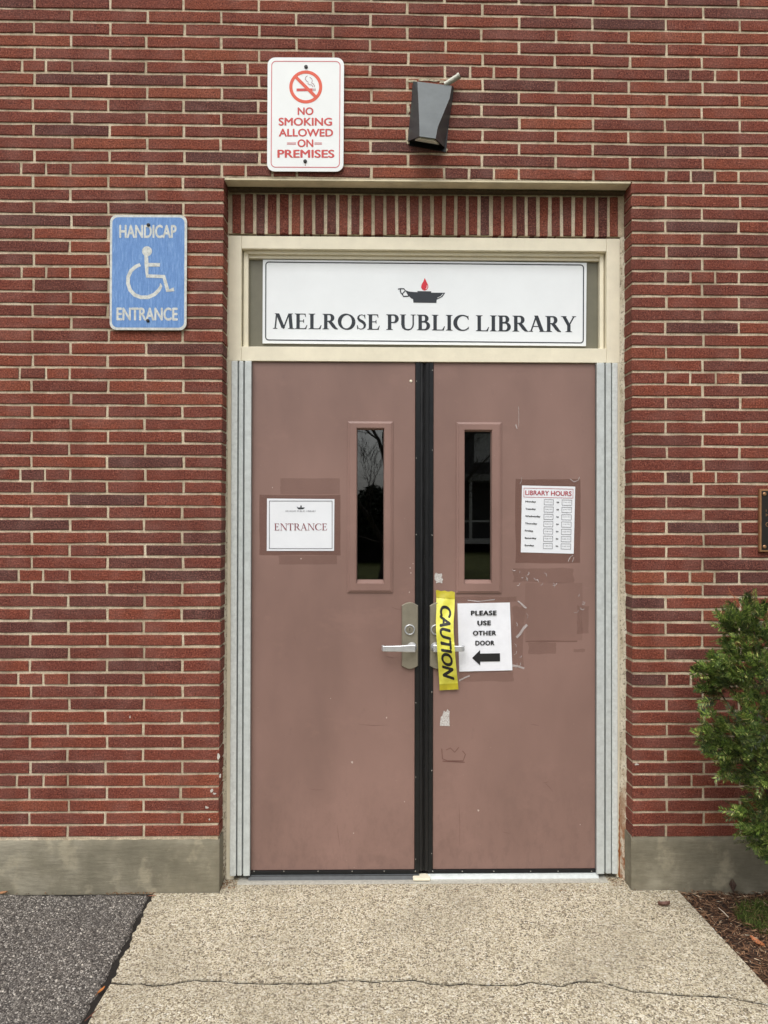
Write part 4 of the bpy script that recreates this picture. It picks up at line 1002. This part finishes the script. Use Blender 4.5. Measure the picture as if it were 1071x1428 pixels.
mb.build('folded_end', M_tape2, s, smooth=True); mb = MB(); va = vpy(953.5); V = [tp(i / nu, va + (1 - va) * j / 4, .0014) for j in range(5) for i in range(nu + 1)]
mb.add(V, [(j * (nu + 1) + i, (j + 1) * (nu + 1) + i, (j + 1) * (nu + 1) + i + 1, j * (nu + 1) + i + 1) for j in range(4) for i in range(nu)])
mb.build('folded_end', M_tape2, s, smooth=True)
TX, TF = textpolys('CAUTION', .045)
xs = [v_[0] for v_ in TX]; ys = [v_[1] for v_ in TX]; xa, xb, ya, yb2 = min(xs), max(xs), min(ys), max(ys)
# split the letters finely so they follow the wrinkles
import bmesh
bm = bmesh.new(); vv = [bm.verts.new((v_[0], v_[1], 0)) for v_ in TX]
for fc in TF:
    try: bm.faces.new([vv[i] for i in fc])
    except ValueError: pass
bmesh.ops.triangulate(bm, faces=bm.faces)
for _ in range(3):
    ed = [e for e in bm.edges if e.calc_length() > .12]
    if ed: bmesh.ops.subdivide_edges(bm, edges=ed, cuts=1); bmesh.ops.triangulate(bm, faces=bm.faces)
bm.verts.index_update(); V = []
for v_ in bm.verts:
    a = (v_.co.x - xa) / (xb - xa); b = (v_.co.y - ya) / (yb2 - ya)
    py = 844.5 + a * 101.5; u = .88 - (1 - b) * 0 - (1 - b) * .66
    u = .20 + b * .64
    V.append(tp(u, vpy(py + (b - .5) * (3 + 8 * max(0, a - .55))), .0007))
F = [tuple(v_.index for v_ in fc.verts) for fc in bm.faces]; bm.free()
mb = MB(); mb.add(V, F); mb.build('lettering', M_blackink, s)

# ------------------------------------------------------------------ ground
# concrete path: two slabs parted by the crack
Lp = [(215.5, 1243), (210, 1262), (203, 1275), (190, 1300), (172, 1335), (155, 1369.5)]
Lf = [(155, 1369.5), (140, 1398), (121, 1428)]
crack = [(155, 1370), (178, 1372.5), (197, 1371.5), (214, 1374.5), (234, 1373), (255, 1369), (272, 1366.5), (300, 1368), (330, 1369.5), (362, 1372), (395, 1370.5), (430, 1371.5), (452, 1370.5), (470, 1367.5), (500, 1366.5), (520, 1369), (545, 1367.5), (578, 1366.5), (600, 1371), (622, 1373.5), (650, 1371.5), (682, 1373.5), (720, 1374), (738, 1369), (758, 1372), (782, 1374.5), (795, 1371), (806, 1368), (838, 1369.5), (858, 1374), (880, 1382), (910, 1383), (948, 1387), (985, 1388.5), (1010, 1390), (1045, 1396), (1078, 1402)]
cw = []
for i in range(len(crack) - 1):
    for q in range(4):
        t = q / 4; x = crack[i][0] + (crack[i + 1][0] - crack[i][0]) * t; y = crack[i][1] + (crack[i + 1][1] - crack[i][1]) * t + rnd.uniform(-.55, .55); cw.append(ground(x, y))
gR0 = ground(946, 1243); gR1 = ground(1071, 1377); dR = (gR1 - gR0); 
def lineR(y): return gR0 + dR * ((y - gR0.y) / dR.y)
cw[0] = ground(155, 1370)
while cw[-1].x > lineR(cw[-1].y).x: cw.pop()
cw.append(lineR(cw[-1].y - .002))
path_root = bpy.data.objects.new('concrete_path', None); col.objects.link(path_root); path_root['kind'] = 'structure'
left_edge = [ground(x, y) for x, y in Lp]
yw = -.004
gap = .0022
bl = ground(155, 1370)
q0 = ground(121, 1428); dl_ = (q0 - bl); far = bl + dl_ * ((-5.2 - bl.y) / dl_.y); far2 = lineR(-5.2)
def slab2(topline, crackline, rows, z):
    """strip of ground between two lines, with rounded arris down into the joint"""
    n = len(topline); V = []; F = []
    for j in range(rows + 1):
        for i in range(n):
            p = topline[i].lerp(crackline[i], j / rows)
            V.append((p.x + (le_off(i, j, rows) if i == 0 else 0), p.y, z))
    for j in range(rows):
        for i in range(n - 1):
            a = j * n + i; F.append((a, a + n, a + n + 1, a + 1))
    out = [j * n for j in range(rows + 1)] + [rows * n + i for i in range(1, n)] + [j * n + n - 1 for j in range(rows - 1, -1, -1)]
    ctr = Vector((sum(V[o][0] for o in out) / len(out), sum(V[o][1] for o in out) / len(out), z))
    for q, (dxy, dz) in enumerate(((.0022, -.003), (.0024, -.09))):
        base = len(V)
        for o in out:
            V.append((V[o][0], V[o][1], z + dz))
        prev = out if q == 0 else list(range(base - len(out), base))
        for i in range(len(out) - 1): F.append((prev[i], base + i, base + i + 1, prev[i + 1]))
    mb = MB(); mb.add(V, F); return mb.build('slab', M_agg, path_root)
def vn1(x, sd): return abs(math.sin(x * 31 + sd) * .5 + math.sin(x * 77 + sd * 3) * .3 + math.sin(x * 211 + sd) * .2)
lo = [.004 * math.sin(q * .55) + .003 * math.sin(q * 1.7 + 1) + rnd.uniform(-.002, .002) for q in range(200)]
def le_off(i, j, rows): return lo[j] if 0 < j < rows else 0
x_l, x_r = XL(.1) + .004, XR(.1) - .006
n_ = len(cw); wl = Vector((left_edge[0].x, -.005, 0)); wr = Vector((gR0.x, -.005, 0))
back = [Vector((p.x, p.y + .0030 + .0055 * vn1(p.x, 1), 0)) for p in cw]
slab2([wl.lerp(wr, (p.x - back[0].x) / (back[-1].x - back[0].x)) for p in back], back, 40, 0)
front = [Vector((p.x, p.y - .0030 - .0055 * vn1(p.x, 2), -.001)) for p in cw]
slab2([far.lerp(far2, (p.x - back[0].x) / (back[-1].x - back[0].x)) for p in front], front, 40, -.001)
mb = MB(); mb.box(x_l, x_r, -.0048, .30, -.09, 0); mb.build('slab', M_agg, path_root)
# dirt in the joints: soil bed under everything visible, seen in cracks and along edges
ga = bpy.data.objects
def grid_sheet(name, x0, x1, y0, y1, step, fz, m, keepf=None, **kw):
    nx = int((x1 - x0) / step) + 1; ny_ = int((y1 - y0) / step) + 1
    X, Y = np.meshgrid(np.linspace(x0, x1, nx), np.linspace(y0, y1, ny_)); Z = fz(X, Y)
    V = np.stack([X.ravel(), Y.ravel(), Z.ravel()], 1)
    I = np.arange(nx * ny_).reshape(ny_, nx); F = np.stack([I[:-1, :-1].ravel(), I[:-1, 1:].ravel(), I[1:, 1:].ravel(), I[1:, :-1].ravel()], 1)
    if keepf is not None:
        cx = V[F].mean(1); F = F[keepf(cx[:, 0], cx[:, 1])]
    me = npmesh(name, V, F); return link(name, me, m, None, smooth=True, **kw)
def vnoise(X, Y, s, seed):
    r = np.random.RandomState(seed); T = r.rand(64, 64); x = X * s; y = Y * s; xi = np.floor(x).astype(int); yi = np.floor(y).astype(int); fx = x - xi; fy = y - yi; fx = fx * fx * (3 - 2 * fx); fy = fy * fy * (3 - 2 * fy)
    g = lambda a, b: T[a % 64, b % 64]
    return (g(xi, yi) * (1 - fx) + g(xi + 1, yi) * fx) * (1 - fy) + (g(xi, yi + 1) * (1 - fx) + g(xi + 1, yi + 1) * fx) * fy
edge_pts = [(p.x, p.y) for p in left_edge] + [(far.x, far.y)]
ey = np.array([p[1] for p in edge_pts])[::-1]; ex = np.array([p[0] for p in edge_pts])[::-1]
def asphz(X, Y):
    d = np.interp(Y, ey, ex) - X            # distance to the slab edge
    z = .004 + .010 * (vnoise(X, Y, 5, 1) - .5) + .006 * (vnoise(X, Y, 70, 2) - .5) + .006 * (vnoise(X, Y, 150, 3) - .5)
    z -= .035 * np.exp(-np.maximum(d - .004 - .013 * vnoise(X, Y, 22, 4) - .006 * vnoise(X, Y, 90, 6), 0) / .006)
    z -= .03 * np.exp(-np.maximum(-.006 - .012 * vnoise(X, Y, 24, 5) - Y, 0) / .006)
    z += .008 * np.clip((-X - .2) / .8, 0, 1.2)
    return z
grid_sheet('asphalt', -1.25, -.22, -1.25, -.0045, .0045, asphz, M_asph, lambda x, y: np.interp(y, ey, ex) - x > .0, kind='structure')
mb = MB(); mb.add([(-7, -5.2, .002), (-1.25, -5.2, .002), (-1.25, -.004, .002), (-7, -.004, .002), (-.47, -5.2, .002), (-.36, -1.25, .002), (-1.25, -1.25, .002)], [(0, 1, 2, 3), (1, 4, 5, 6)])
mb.build('asphalt', M_asph, None, kind='structure')
mb = MB(); mb.add([(-6, -5.3, -.085), (6, -5.3, -.085), (6, .12, -.085), (-6, .12, -.085)], [(0, 1, 2, 3)]); mb.build('sub_base', M_soil, None, kind='structure')
mb = MB(); mb.add([(-1.2, -1.3, -.0045), (1.86, -1.3, -.0045), (1.86, .0, -.0045), (-1.2, .0, -.0045)], [(0, 1, 2, 3)]); mb.build('joint_dirt', M_dark, None, kind='structure')
def bedz(X, Y):
    d = X - (gR0.x + (Y - gR0.y) * dR.x / dR.y)
    return -.012 + .03 * (vnoise(X, Y, 6, 7) - .4) + .014 * (vnoise(X, Y, 40, 8) - .5) + .008 * (vnoise(X, Y, 130, 9) - .5) - .02 * np.exp(-np.maximum(d, 0) / .02)
grid_sheet('planting_bed', 1.8, 3.6, -1.7, -.004, .008, bedz, M_soil, lambda x, y: x - (gR0.x + (y - gR0.y) * dR.x / dR.y) > -.002, kind='structure')
# mulch: needles, bark shreds
def shards(n, sampler, lrange, wrange, lift, seed, flatness=.35):
    r = np.random.RandomState(seed); XY = sampler(r, n); X, Y = XY[:, 0], XY[:, 1]; Z = bedz(X, Y) + r.rand(n) * lift
    a = r.rand(n) * 6.283; el = (r.rand(n) - .5) * flatness; L = lrange[0] + (lrange[1] - lrange[0]) * r.rand(n) ** 2; W = wrange[0] + (wrange[1] - wrange[0]) * r.rand(n)
    d = np.stack([np.cos(a) * np.cos(el), np.sin(a) * np.cos(el), np.sin(el)], 1) * L[:, None] / 2; s_ = np.stack([-np.sin(a), np.cos(a), (r.rand(n) - .5) * .8], 1) * W[:, None] / 2
    c = np.stack([X, Y, Z + .003], 1); up_ = np.array([0, 0, 1]) * W[:, None] * .4; bend = d[:, [1, 0, 2]] * [[-.25, .25, 0]] * (r.rand(n, 1) - .5)
    V = np.stack([c - d, c + s_ + bend, c + d, c - s_ + bend + 0 * up_, c + up_ + bend], 1).reshape(-1, 3)
    B = np.arange(n)[:, None] * 5; F = np.concatenate([B + [0, 4, 1], B + [1, 4, 2], B + [2, 4, 3], B + [3, 4, 0]], 0)
    return V, F
def samp(r, n):
    Y = -.012 - 1.3 * r.rand(n) ** 1.1; X = gR0.x + (Y - gR0.y) * dR.x / dR.y + .004 + .75 * r.rand(n) ** 1.3; return np.stack([X, Y], 1)
def shred_mat(name, stops):
    m = Mat(name, rough=.85, spec=.2); g = m.n('NewGeometry'); m.color(m.ramp(g.outputs['Random Per Island'], stops)); return m.m
V, F = shards(15000, samp, (.008, .06), (.0012, .0048), .016, 5)
link('mulch', npmesh('mulch', V, F), shred_mat('bark_mulch', [(0, (50, 36, 29)), (.3, (86, 62, 48)), (.6, (116, 86, 66)), (.85, (150, 114, 86)), (.95, (182, 152, 122)), (1, (214, 200, 174))]), None, kind='stuff', label='brown shredded mulch and dead needles covering the planting bed', category='mulch')
# grass tuft
def samp_g(r, n):
    a = r.rand(n) * 6.283; q = np.sqrt(r.rand(n)); c = ground(1066, 1280); return np.stack([c.x + .02 + np.cos(a) * q * .12, c.y + np.sin(a) * q * .11], 1)
r = np.random.RandomState(11); n = 2600; XY = samp_g(r, n); Z = bedz(XY[:, 0], XY[:, 1]); az = r.rand(n) * 6.283; H = .012 + .022 * r.rand(n); ln_ = H * (.4 + .9 * r.rand(n))
b0 = np.stack([XY[:, 0], XY[:, 1], Z], 1); dv = np.stack([np.cos(az), np.sin(az), 0 * az], 1); sv = np.stack([-np.sin(az), np.cos(az), 0 * az], 1) * .0009
mid = b0 + dv * (ln_ * .35)[:, None] + np.array([0, 0, 1]) * (H * .7)[:, None]; tip = b0 + dv * ln_[:, None] + np.array([0, 0, 1]) * H[:, None]
V = np.stack([b0 - sv, b0 + sv, mid + sv * .8, mid - sv * .8, tip], 1).reshape(-1, 3); B = np.arange(n)[:, None] * 5
F = np.concatenate([B + [0, 1, 2], B + [0, 2, 3], B + [3, 2, 4]], 0)
link('grass', npmesh('grass', V, F), shred_mat('grass_blades', [(0, (52, 66, 30)), (.5, (80, 98, 44)), (.85, (108, 126, 62)), (1, (150, 150, 84))]), None, kind='stuff', label='low green grass tuft growing in the mulch beside the path', category='grass')
# tiny debris along the wall foot and in the threshold corners
def samp_d(r, n):
    k = r.randint(0, 4, n); X = np.where(k == 0, -.45 + .2 * r.rand(n), np.where(k == 1, XL(.1) + .06 * r.rand(n), np.where(k == 2, XR(.1) - .07 * r.rand(n), -.9 + 2.8 * r.rand(n))))
    Y = np.where(k == 0, -.008 - .01 * r.rand(n), np.where((k == 1) | (k == 2), .02 + .07 * r.rand(n), -.006 - .01 * r.rand(n) ** 2)); return np.stack([X, Y], 1)
_b = bedz; bedz = lambda X, Y: np.full_like(X, .000)
V, F = shards(420, samp_d, (.003, .016), (.001, .004), .004, 15); bedz = _b
link('debris', npmesh('debris', V, F), shred_mat('debris_bits', [(0, (58, 40, 28)), (.5, (112, 72, 40)), (.8, (150, 96, 50)), (1, (190, 170, 140))]), None, kind='stuff', label='rusty crumbs and dirt lying along the foot of the wall and threshold', category='debris')

# leaves
def leaf(px, py, z, L, W, ang, curl, c, label, seed, dark=.7):
    r = random.Random(seed); p = ground(px, py, z); t = thing('fallen_leaf', label, 'leaf', p, 'fallen dead leaves')
    n = 9; ca, sa_ = math.cos(ang), math.sin(ang); V = []
    for i in range(n + 1):
        u = i / n; w_ = W * math.sin(math.pi * min(1, u * .96 + .02)) ** .8 * (1 + .12 * r.uniform(-1, 1)); x = (u - .5) * L
        for q in (-1, -.5, 0, .5, 1):
            y = q * w_ / 2; zz = curl * (abs(q) ** 1.6) * W + curl * .5 * W * (u - .4) ** 2 * 4 + r.uniform(-.0006, .0006)
            V.append((p.x + x * ca - y * sa_, p.y + x * sa_ + y * ca, p.z + .002 + zz))
    F = [(i * 5 + q, i * 5 + q + 1, (i + 1) * 5 + q + 1, (i + 1) * 5 + q) for i in range(n) for q in range(4)]
    mb = MB(); mb.add(V, F); bl_ = mb.build('leaf_blade', flat('leaf_%d' % seed, c, .6, .3, 120, 0, .001), t, smooth=True)
    mb = MB(); s0 = Vector(V[2]); mb.tube([s0 - Vector((ca, sa_, 0)) * L * .25, s0, Vector(V[22]), Vector(V[42])], [.0008, .0008, .0007, .0004], 5); mb.build('stalk', flat('stalk_%d' % seed, tuple(x * dark for x in c), .7), t)
leaf(1056, 1317, -.004, .062, .026, R(112), .35, (186, 118, 76), 'orange brown dead leaf lying in the mulch below the grass', 1)
leaf(926, 1264, .001, .045, .024, R(-12), .5, (108, 74, 62), 'crumpled dark brown leaf lying on the concrete path near the right corner', 2)
leaf(141, 1383, .004, .036, .009, R(68), .4, (196, 124, 62), 'small orange leaf stuck in the joint between asphalt and concrete', 3)
leaf(4, 1247, .012, .034, .018, R(10), .3, (158, 112, 74), 'tan leaf on the asphalt against the wall at the far left', 4)
leaf(1022, 1243, .004, .045, .026, R(70), .9, (92, 72, 62), 'curled dark leaf standing in the mulch against the concrete', 5)
leaf(212, 1250, .003, .030, .007, R(6), .2, (150, 100, 76), 'flat reddish sliver of leaf at the asphalt corner by the wall', 6)
t = thing('twig', 'pale broken twig lying on the mulch', 'twig', ground(1009, 1272)); mb = MB(); a_ = ground(1002, 1266, .012); b_ = ground(1016, 1279, .01)
mb.tube([a_, a_.lerp(b_, .5) + Vector((0, 0, .002)), b_], [.001, .0017, .0012], 6); mb.build('stick', flat('bare_wood', (216, 204, 184), .7), t)
t = thing('twig', 'dark forked twig in the joint at the lower left', 'twig', ground(128, 1412)); mb = MB(); a_ = ground(118, 1424, .006); b_ = ground(140, 1404, .008)
mb.tube([a_, a_.lerp(b_, .5) + Vector((.003, 0, .003)), b_], [.0014, .0016, .0008], 6); mb.tube([a_.lerp(b_, .4), ground(131, 1420, .01)], [.0012, .0006], 5); mb.build('stick', flat('dark_wood', (104, 62, 46), .8), t)

# ------------------------------------------------------------------ yew
bush = thing('yew_bush', 'dense green yew shrub growing against the brick wall below the plaque', 'shrub', (2.35, -.42, 0))
rb = np.random.RandomState(4)
woods = MB(); sprigs = []      # (base, dir, up, length, tone)
# clumps given as (px, py, depth y, radius in m, squash)
clumps = [(1048, 872, -.30, .065), (1030, 880, -.30, .045), (1062, 905, -.32, .08), (1034, 925, -.34, .05), (1008, 942, -.30, .04), (1062, 950, -.40, .09), (1034, 966, -.36, .06), (1003, 964, -.28, .035),
          (1030, 1030, -.42, .07), (1008, 1028, -.40, .045), (1064, 1010, -.48, .08), (1034, 1062, -.42, .055), (1068, 1066, -.44, .07), (1095, 930, -.36, .14), (1110, 1020, -.44, .18), (1130, 860, -.30, .12), (1160, 950, -.42, .2),
          (1056, 1142, -.46, .05), (1074, 1166, -.46, .06), (1090, 1130, -.46, .12), (1140, 1080, -.48, .2), (1190, 1000, -.42, .24), (1180, 1130, -.46, .2), (1240, 1040, -.42, .26), (1230, 900, -.36, .18), (1280, 1130, -.42, .2), (1086, 1068, -.25, .16), (1150, 1000, -.22, .2)]
core = at(1180, 1060, -.30)
base = Vector((2.45, -.34, -.01))
for ci, (px, py, Y, rad) in enumerate(clumps):
    c = at(px, py, Y); n = int(34 + 3000 * rad * rad * (1 if px < 1110 else .45)); 
    woods.tube([base + Vector((rb.uniform(-.03, .03), rb.uniform(-.03, .03), 0)), base.lerp(c, .35) + Vector((rb.uniform(-.03, .03), .03, .06)), base.lerp(c, .75) + Vector((0, .02, .03)), c], [.012, .009, .005, .002], 6)
    for _ in range(n):
        d = Vector(rb.normal(size=3)).normalized(); d.y -= .25; d.normalize()
        rr = rad * (.35 + .65 * rb.rand() ** .6); p = c + Vector((d.x, d.y * .8, d.z)) * rr
        if rb.rand() < .3: p = c + (p - c) * .5 + Vector((.02, .08, 0))
        if p.y > -.03: p.y = -.03 - rb.rand() * .03
        g = (p - core); g.normalize(); dirv = (d * .8 + g * .5 + Vector((-.12, -.12, .35)) + Vector(rb.normal(size=3)) * .3).normalized()
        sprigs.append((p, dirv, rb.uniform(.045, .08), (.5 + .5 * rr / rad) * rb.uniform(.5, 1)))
# leading shoots that make the outline
for (x0, y0, x1, y1, Y) in [(1045, 878, 1041, 836, -.30), (1050, 882, 1056, 846, -.30), (1028, 884, 1002, 858, -.30), (1030, 872, 1012, 862, -.3), (1016, 928, 995, 915, -.32), (1010, 935, 990, 912, -.32), (995, 945, 966, 934, -.28), (1002, 940, 975, 928, -.28), (993, 958, 974, 962, -.28), (1004, 975, 984, 978, -.30), (1060, 862, 1068, 846, -.3), (1010, 1022, 976, 1018, -.42), (1005, 1035, 984, 1044, -.42), (1012, 1055, 990, 1050, -.42), (1022, 1066, 1006, 1078, -.42), (1040, 1140, 1028, 1128, -.46), (1048, 1160, 1034, 1152, -.46), (1062, 1178, 1050, 1180, -.46), (1068, 1180, 1066, 1192, -.46), (1026, 918, 1010, 905, -.3), (1002, 1000, 980, 996, -.36), (1036, 1084, 1022, 1086, -.42), (1055, 1090, 1040, 1092, -.42), (1024, 895, 1008, 890, -.3)]:
    a = at(x0, y0, Y); b = at(x1, y1, Y); woods.tube([a, a.lerp(b, .5), b], [.0018, .0014, .0008], 5)
    L = (b - a).length
    for q in range(max(3, int(L / .011))):
        t = q / max(3, int(L / .011)); p = a.lerp(b, t); d = ((b - a).normalized() + Vector(rb.normal(size=3)) * .55).normalized(); sprigs.append((p, d, rb.uniform(.022, .04), rb.uniform(.5, 1)))
    sprigs.append((b - (b - a).normalized() * .03, (b - a).normalized(), .035, 1))
# needles: two ranks along each sprig
nn = 30; S = len(sprigs)
Pb = np.array([s_[0] for s_ in sprigs]); Dv = np.array([s_[1] for s_ in sprigs]); Ls = np.array([s_[2] for s_ in sprigs])
nr = rb.normal(size=(S, 3)) * .7 + [0, -.5, .8]; nr -= Dv * (nr * Dv).sum(1)[:, None]; nr /= np.linalg.norm(nr, axis=1)[:, None]; sd_ = np.cross(Dv, nr)
AV = []
tt = (np.arange(nn) // 2 + .6) / (nn / 2); sg = np.where(np.arange(nn) % 2 == 0, 1., -1.)
jit = rb.normal(size=(S, nn, 3)) * .15
bp = Pb[:, None] + Dv[:, None] * (Ls[:, None] * tt[None])[..., None]
nd = sd_[:, None] * sg[None, :, None] * 1.0 + Dv[:, None] * (.45 + .7 * tt[None, :, None] ** 2) + nr[:, None] * .25 + jit
nd /= np.linalg.norm(nd, axis=2)[..., None]
NL = (.016 + .010 * rb.rand(S, nn)) * (1 - .35 * tt[None] ** 3)
wv = np.cross(nd, nr[:, None]); wv /= np.linalg.norm(wv, axis=2)[..., None]; wv *= .0019
m1 = bp + nd * (NL * .45)[..., None] + nr[:, None] * .0008; tipn = bp + nd * NL[..., None]
V = np.stack([bp, m1 + wv, tipn, m1 - wv], 2).reshape(-1, 3); B = np.arange(S * nn)[:, None] * 4
F = np.concatenate([B + [0, 1, 2], B + [0, 2, 3]], 0)
def yew_mat():
    m = Mat('yew_needles', rough=.45, spec=.45); g = m.n('NewGeometry'); n1 = m.noise(22, 3)
    a = m.ramp(g.outputs['Random Per Island'], [(0, (60, 84, 36)), (.35, (88, 114, 48)), (.7, (120, 144, 62)), (.92, (158, 172, 86)), (1, (216, 212, 140))])
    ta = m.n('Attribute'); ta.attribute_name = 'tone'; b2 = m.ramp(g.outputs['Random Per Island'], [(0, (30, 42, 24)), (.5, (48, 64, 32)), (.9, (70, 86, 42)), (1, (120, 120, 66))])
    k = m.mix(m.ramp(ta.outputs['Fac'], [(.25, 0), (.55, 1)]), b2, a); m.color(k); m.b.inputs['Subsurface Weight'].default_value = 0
    return m.m
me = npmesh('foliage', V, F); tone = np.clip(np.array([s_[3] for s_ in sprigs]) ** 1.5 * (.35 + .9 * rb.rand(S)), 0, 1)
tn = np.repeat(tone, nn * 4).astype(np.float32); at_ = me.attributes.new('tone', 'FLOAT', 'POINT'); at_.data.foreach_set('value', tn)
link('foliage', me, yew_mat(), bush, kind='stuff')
woods.build('branches', flat('yew_bark', (72, 52, 42), .85, .3, 80, 0, .002), bush, smooth=True)
# the dead brown tip at the very top
mb = MB(); a_ = at(1040, 858, -.30); b_ = at(1017, 824, -.30); mb.tube([a_, a_.lerp(b_, .55) + Vector((.004, 0, 0)), b_], [.0018, .0014, .0006], 5)
for i in range(16):
    p = a_.lerp(b_, .35 + .65 * i / 15); d = Vector((rb.uniform(-1, 1), rb.uniform(-.4, .2), rb.uniform(-.5, .8))).normalized(); mb.tube([p, p + d * rb.uniform(.012, .024)], [.0009, .0003], 4)
mb.build('dead_shoot', flat('dead_needles', (176, 104, 66), .7, .25, 80), bush)

# ------------------------------------------------------------------ the other side of the street (seen mirrored in the door glass)
def lawn_mat():
    m = Mat('lawn', rough=.95, spec=.1); m.color(m.ramp(m.noise(1.2, 6, .7), [(.3, (62, 64, 38)), (.6, (84, 88, 50)), (.8, (104, 98, 64))])); return m.m
mb = MB(); g = 400; mb.add([(-g, -g, -.10), (g, -g, -.10), (g, g, -.10), (-g, g, -.10)], [(0, 1, 2, 3)]); mb.build('lawn', lawn_mat(), None, kind='structure')
def tree(name, label, x, y, h, seed, lean=0):
    r = random.Random(seed); t = thing(name, label, 'tree', (x, y, -.1), 'bare trees across the street'); mb = MB(); tr = MB()
    def grow(p, d, L, rad, lev, out):
        n = 4; pts = [p]; rs = [rad]
        for i in range(n):
            d = (d + Vector((r.gauss(0, .12), r.gauss(0, .12), .04))).normalized(); p = p + d * L / n; pts.append(p); rs.append(rad * (1 - .45 * (i + 1) / n))
        out.tube(pts, rs, 6 if lev < 2 else 3, False)
        if lev >= 6 or L < .1: return
        k = 3 if lev < 4 else 4
        for j in range(k + (2 if lev == 0 else 0)):
            q = pts[min(n, 1 + int(r.random() * n))] if j else pts[-1]; a = r.uniform(0, 6.28); sp = r.uniform(.4, .9) if j else .2
            o = d.orthogonal().normalized(); o2 = d.cross(o); nd_ = (d * math.cos(sp) + (o * math.cos(a) + o2 * math.sin(a)) * math.sin(sp)).normalized()
            grow(q, nd_, L * r.uniform(.6, .8), max(.004, rs[-1] * r.uniform(.55, .85)), lev + 1, mb)
    grow(Vector((x, y, -.1)), Vector((lean, 0, 1)).normalized(), h * .28, h * .022, 0, tr)
    bk = flat('bark_%d' % seed, (66, 58, 52), .9, .2, 10); tr.build('trunk', bk, t, smooth=True); mb.build('crown', bk, t)
tree('bare_tree', 'bare winter tree with fine twigs, across the lawn opposite the left door', .95, -15.5, 9, 1)
tree('bare_tree', 'tall bare winter tree standing further back to the left of the porch', -2.6, -19, 11, 2)
tree('bare_tree', 'bare winter tree beside the porch of the house opposite', 2.6, -21, 10, 3, .05)
def foliage_mass(name, label, cat, boxes, n, seed, c):
    r = np.random.RandomState(seed); V = []; 
    for (x0, x1, y0, y1, z0, z1) in boxes:
        p = np.stack([x0 + (x1 - x0) * r.rand(n), y0 + (y1 - y0) * r.rand(n), z0 + (z1 - z0) * np.sqrt(r.rand(n))], 1); p[:, 2] *= .82 + .18 * np.sin(p[:, 0] * 2.1) + .04
        a = r.normal(size=(n, 3)); a /= np.linalg.norm(a, axis=1)[:, None]; b = np.cross(a, r.normal(size=(n, 3))); b /= np.linalg.norm(b, axis=1)[:, None]; V.append(np.stack([p, p + a * .22, p + a * .1 + b * .13], 1))
    V = np.concatenate(V).reshape(-1, 3); F = np.arange(len(V)).reshape(-1, 3); t = thing(name, label, cat, (float(V[:, 0].mean()), float(V[:, 1].mean()), -.1))
    link('foliage', npmesh(name, V, F), flat(name + '_leaves', c, .8), t, kind='stuff')
    mb = MB(); 
    for (x0, x1, y0, y1, z0, z1) in boxes: mb.box(x0 + .2, x1 - .2, y0 + .3, y1 - .3, -.1, z1 * .6)
    mb.build('inner_branches', flat(name + '_wood', (30, 28, 22), .9), t)
foliage_mass('evergreen_hedge', 'dark clipped evergreen hedge across the lawn', 'hedge', [(-9, 1.8, -25, -23, -.1, 2.5)], 14000, 3, (40, 48, 30))
h = thing('porch_house', 'dark sided house with white porch posts across the lawn', 'house', (7, -33, -.1))
mb = MB(); mb.box(2.0, 13, -40, -33, -.1, 6.2); mb.build('wall', flat('siding', (84, 82, 80), .8), h)
mb = MB(); mb.add([(1.6, -32.4, 6.2), (13.4, -32.4, 6.2), (13.4, -40.6, 6.2), (1.6, -40.6, 6.2), (1.6, -36.5, 9.4), (13.4, -36.5, 9.4)], [(0, 1, 5, 4), (2, 3, 4, 5), (0, 4, 3), (1, 2, 5), (3, 2, 1, 0)]); mb.build('roof', flat('roof_shingle', (60, 58, 58), .9), h)
mb = MB(); mb.box(2.8, 9.5, -33, -30.8, 3.2, 3.5); mb.build('porch_roof', flat('porch_trim', (150, 148, 144), .7), h)
M_post = flat('white_post', (215, 213, 208), .6)
for i in range(7):
    mb = MB(); x = 3.0 + i * 1.05; mb.box(x, x + .12, -31, -30.88, .5, 3.2); mb.build('porch_post', M_post, h)
mb = MB(); mb.box(2.9, 9.4, -31, -30.9, 1.3, 1.38); mb.box(2.9, 9.4, -33, -30.85, .3, .5); mb.build('railing', M_post, h)
for i in range(4):
    mb = MB(); x = 3.3 + i * 2.3; mb.box(x, x + 1, -33.03, -32.99, 4.2, 5.6); wn = mb.build('window', M_post, h); mb = MB(); mb.box(x + .08, x + .92, -33.05, -33.035, 4.28, 5.52); mb.build('pane', flat('dark_pane', (40, 44, 48), .2), wn)
